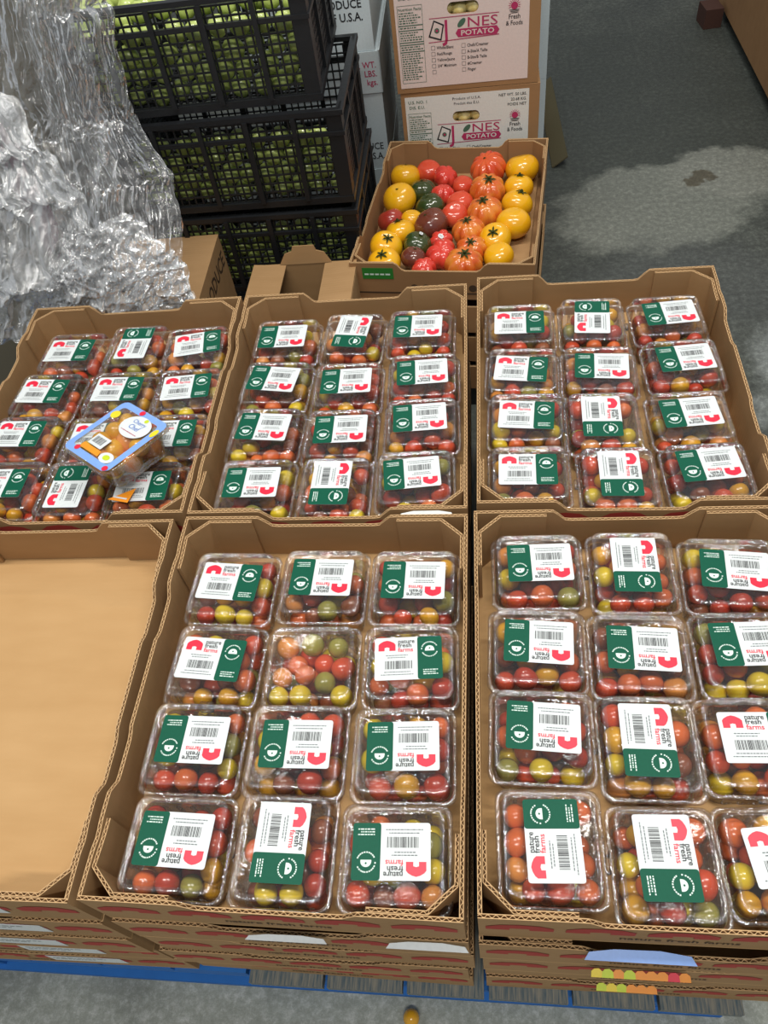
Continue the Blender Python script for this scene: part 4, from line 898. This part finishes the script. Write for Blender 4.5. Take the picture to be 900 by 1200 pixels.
# ------------------------------------------------------------------ brown box marked PRODUCE, open carton
t = thing('produce_box', (-0.685, 1.285, 0.0005), (0, 0, 0.03), label='brown box lettered on its side, between plastic wrap and mesh crates', cat='box')
w, d, h = 0.24, 0.38, 0.449
t.location = (-0.690, 1.228, 0.0005)
for nm, b in carton_box('x', w, d, h, M['card']):
    o = ob(nm, b, t)
    if nm == 'side_panel' and b.v[0][0] > 0:
        l = MB(); T = Matrix.Translation((w / 2 + 0.0004, 0, 0)) @ Matrix.Rotation(PI / 2, 4, 'Z') @ Matrix.Rotation(PI / 2, 4, 'X')
        text(l, 'PRODUCE', -0.045, h - 0.065, 0.050, M['black_dull'], 0, 0.02, 0.95, 'l', T); l.poly(circ(0.05, h - 0.14, 0.012, 12, 0.018), M['black'], 0.0, T)
        ob('lettering', l, o, label='dark lettering and hand hole')
t = thing('open_carton', (-0.368, 1.232, 0.0005), (0, 0, 0), label='open brown carton with flaps folded in, below the mesh crates', cat='box')
w, d, h = 0.238, 0.245, 0.405
for nm, b in carton_box('x', w, d, h, M['card'], top=False):
    ob(nm, b, t)
for s in (-1, 1):
    b = MB(); b.box(-0.037, 0.037, -0.115, 0.115, 0, 0.004, M['card']); ob('flap', b, t, (s * 0.082, 0, h - 0.006 + 0.006), (0, s * -0.08, 0))
b = MB(); b.slab([(-0.06, 0), (0.06, 0), (0.045, 0.025), (0.028, 0.03), (0.024, 0.042), (-0.024, 0.042), (-0.028, 0.03), (-0.045, 0.025)], 0, 0.004, M['card'], Matrix.Rotation(PI / 2, 4, 'X')); ob('back_flap', b, t, (0, d / 2 - 0.001, h), (-0.15, 0, 0))

# ------------------------------------------------------------------ far right: carton beside the aisle
t = thing('long_carton', (1.32, 3.0, 0.04), (0, 0, 0.0), label='long brown carton at the top right edge beside the aisle', cat='box')
for nm, b in carton_box('x', 0.60, 1.7, 0.28, M['card_dark'], top=True): ob(nm, b, t)
b = MB(); b.box(-0.27, 0.27, -0.83, 0.83, 0, 0.0392, M['crate']); ob('pallet', b, None, (1.35, 3.0, 0), label='dark pallet under the long brown carton at right', cat='pallet')
b = MB(); b.box(-0.035, 0.035, -0.05, 0.05, 0, 0.07, flat('reddish_wood', '4a332c', 0.8, 0.2)); ob('wood_block', b, None, (0.965, 3.46, 0.0005), (0, 0, 0.1), label='small reddish wooden block on floor at the far right carton', cat='wood block')
b = MB()
for i in range(7):
    a = i * 0.9; pts = []
    for k in range(7):
        u = k / 6; ww = 0.03 * math.sin(PI * u) ; cx = 0.02 * i; pts.append((u, ww))
    vs = [(u * 0.16 * math.cos(a) - w_ * math.sin(a), u * 0.16 * math.sin(a) + w_ * math.cos(a), 0.01 + 0.08 * math.sin(u * 2.4) + 0.01 * i) for u, w_ in pts] + [(u * 0.16 * math.cos(a) + w_ * math.sin(a), u * 0.16 * math.sin(a) - w_ * math.cos(a), 0.01 + 0.08 * math.sin(u * 2.4) + 0.01 * i) for u, w_ in pts]
    b.add(vs, [(k, k + 1, 8 + k, 7 + k) for k in range(6)], M['leafy'] if 'leafy' in M else M.setdefault('leafy', flat('leaf', '6f9a2c', 0.5)))
ob('leafy_greens', b.mesh('leafy_greens', True), None, (1.18, 3.30, 0.322), label='bright green leaves on the far right carton', cat='greens')
b = MB(); n = 10; vs = []; fs = []
for j in range(n + 1):
    for i in range(n + 1): vs.append(((i / n - 0.5) * 0.22, (j / n - 0.5) * 0.3, 0.05 * math.sin(PI * i / n) * math.sin(PI * j / n) + 0.008 * math.sin(i * 2.1 + j) + 0.012))
for j in range(n):
    for i in range(n): fs.append((j * (n + 1) + i, j * (n + 1) + i + 1, (j + 1) * (n + 1) + i + 1, (j + 1) * (n + 1) + i))
b.add(vs, fs, M['label']); b.box(-0.1, 0.1, -0.14, 0.14, 0, 0.012, M['label']); ob('white_bag', b.mesh('white_bag', True), None, (1.33, 3.18, 0.3215), label='white bag beside the green leaves on the far right carton', cat='bag')

# ------------------------------------------------------------------ wrapped load at left and its stretch wrap
olive = flat('olive_carton', '6f6a5c', 0.8, 0.2); purple = flat('purple_band', '6e2f4a', 0.6, 0.3)
t = thing('wrapped_carton', (-1.33, 1.72, 0), (0, 0, 0.05), label='tall dull grey-brown carton stack with a purple band behind the plastic wrap', cat='box')
b = MB(); b.box(-0.42, 0.42, -0.3, 0.3, 0, 1.25, olive); ob('body', b, t)
b = MB(); b.box(0.30, 0.36, -0.303, -0.3005, 0, 1.25, purple); ob('purple_band', b, t, label='dark purple vertical band')
def noise(x, y, s=0):
    from mathutils import noise as mn
    return mn.noise(Vector((x, y, s)))
RAY = lambda u, v, Y: (lambda d: Vector(CP) + d * ((Y - CP[1]) / d.y))(Vector([CR[0][i] * (u - 450) / 905.18 - CR[1][i] * (v - 600) / 905.18 + CR[2][i] for i in range(3)]))
def sheet(name, rows, nu, nv, amp, seed, mat, label, fold=(14, 3), par=None):
    """crumpled film; rows are guide points (left end, right end) down its height"""
    rows = [(v, Vector(a), Vector(b_)) for v, a, b_ in rows]
    vs = []; fs = []
    for j in range(nv + 1):
        v = j / nv
        for k in range(len(rows) - 1):
            if v <= rows[k + 1][0] + 1e-9: break
        f = (v - rows[k][0]) / (rows[k + 1][0] - rows[k][0]); f = f * f * (3 - 2 * f)
        A = rows[k][1].lerp(rows[k + 1][1], f); B = rows[k][2].lerp(rows[k + 1][2], f)
        for i in range(nu + 1):
            u = i / nu; p = A.lerp(B, u)
            w1 = noise(u * fold[0] + 2 * noise(u * 3, v * 3, seed + 9), v * fold[1], seed); w2 = noise(u * 9, v * 11, seed + 3); w3 = noise(u * 34, v * 26, seed + 5)
            dy = amp * (1.3 * (1 - 2 * abs(w1)) + 0.8 * w2) + 0.006 * (1 - 2 * abs(w3)) + 0.05 * math.sin(PI * u)
            e = 0.012 * noise(v * 14, seed, 1) * (1 if u > 0.5 else 0)
            vs.append((p.x + amp * 0.5 * w2 + e, p.y - dy, p.z + amp * 0.4 * w3))
    for j in range(nv):
        for i in range(nu): a = j * (nu + 1) + i; fs.append((a, a + 1, a + nu + 2, a + nu + 1))
    b = MB(); b.add(vs, fs, mat); return ob(name, b.mesh(name, True), par, label=label)
wr = thing('stretch_wrap', (0, 0, 0), label='crumpled clear stretch wrap hanging over the load at upper left', cat='plastic wrap')
R_ = RAY
sheet('hanging_film', [(0, R_(10, -90, 1.34), R_(112, -90, 1.34)), (0.2, R_(20, 0, 1.34), R_(130, 0, 1.33)), (0.45, R_(60, 130, 1.32), R_(158, 130, 1.30)), (0.62, R_(70, 200, 1.28), R_(206, 200, 1.26)), (0.85, R_(80, 300, 1.20), R_(218, 300, 1.17)), (1, R_(60, 345, 1.10), R_(230, 343, 1.09))], 190, 300, 0.013, 1, M['wrap'], None, (10, 2), wr)
sheet('loose_film', [(0, R_(-40, -60, 1.38), R_(80, -60, 1.38)), (0.5, R_(-40, 140, 1.33), R_(130, 150, 1.31)), (1, R_(-40, 330, 1.18), R_(170, 330, 1.16))], 130, 170, 0.011, 7, M['wrap'], None, (7, 2), wr)
sheet('bunched_film', [(0, R_(-60, 90, 1.26), R_(-8, 95, 1.26)), (0.25, R_(-50, 150, 1.24), R_(60, 170, 1.22)), (0.5, R_(-50, 215, 1.19), R_(105, 225, 1.17)), (0.8, R_(-60, 310, 1.13), R_(118, 315, 1.11)), (1, R_(-60, 385, 1.10), R_(110, 362, 1.10))], 140, 170, 0.024, 4, M['wrap_thick'], None, (9, 5), wr)
sheet('gathered_film', [(0, R_(80, 255, 1.15), R_(150, 240, 1.14)), (0.5, R_(60, 310, 1.10), R_(214, 300, 1.09)), (1, R_(40, 358, 1.10), R_(230, 346, 1.09))], 130, 90, 0.018, 12, M['wrap_thick'], None, (6, 12), wr)
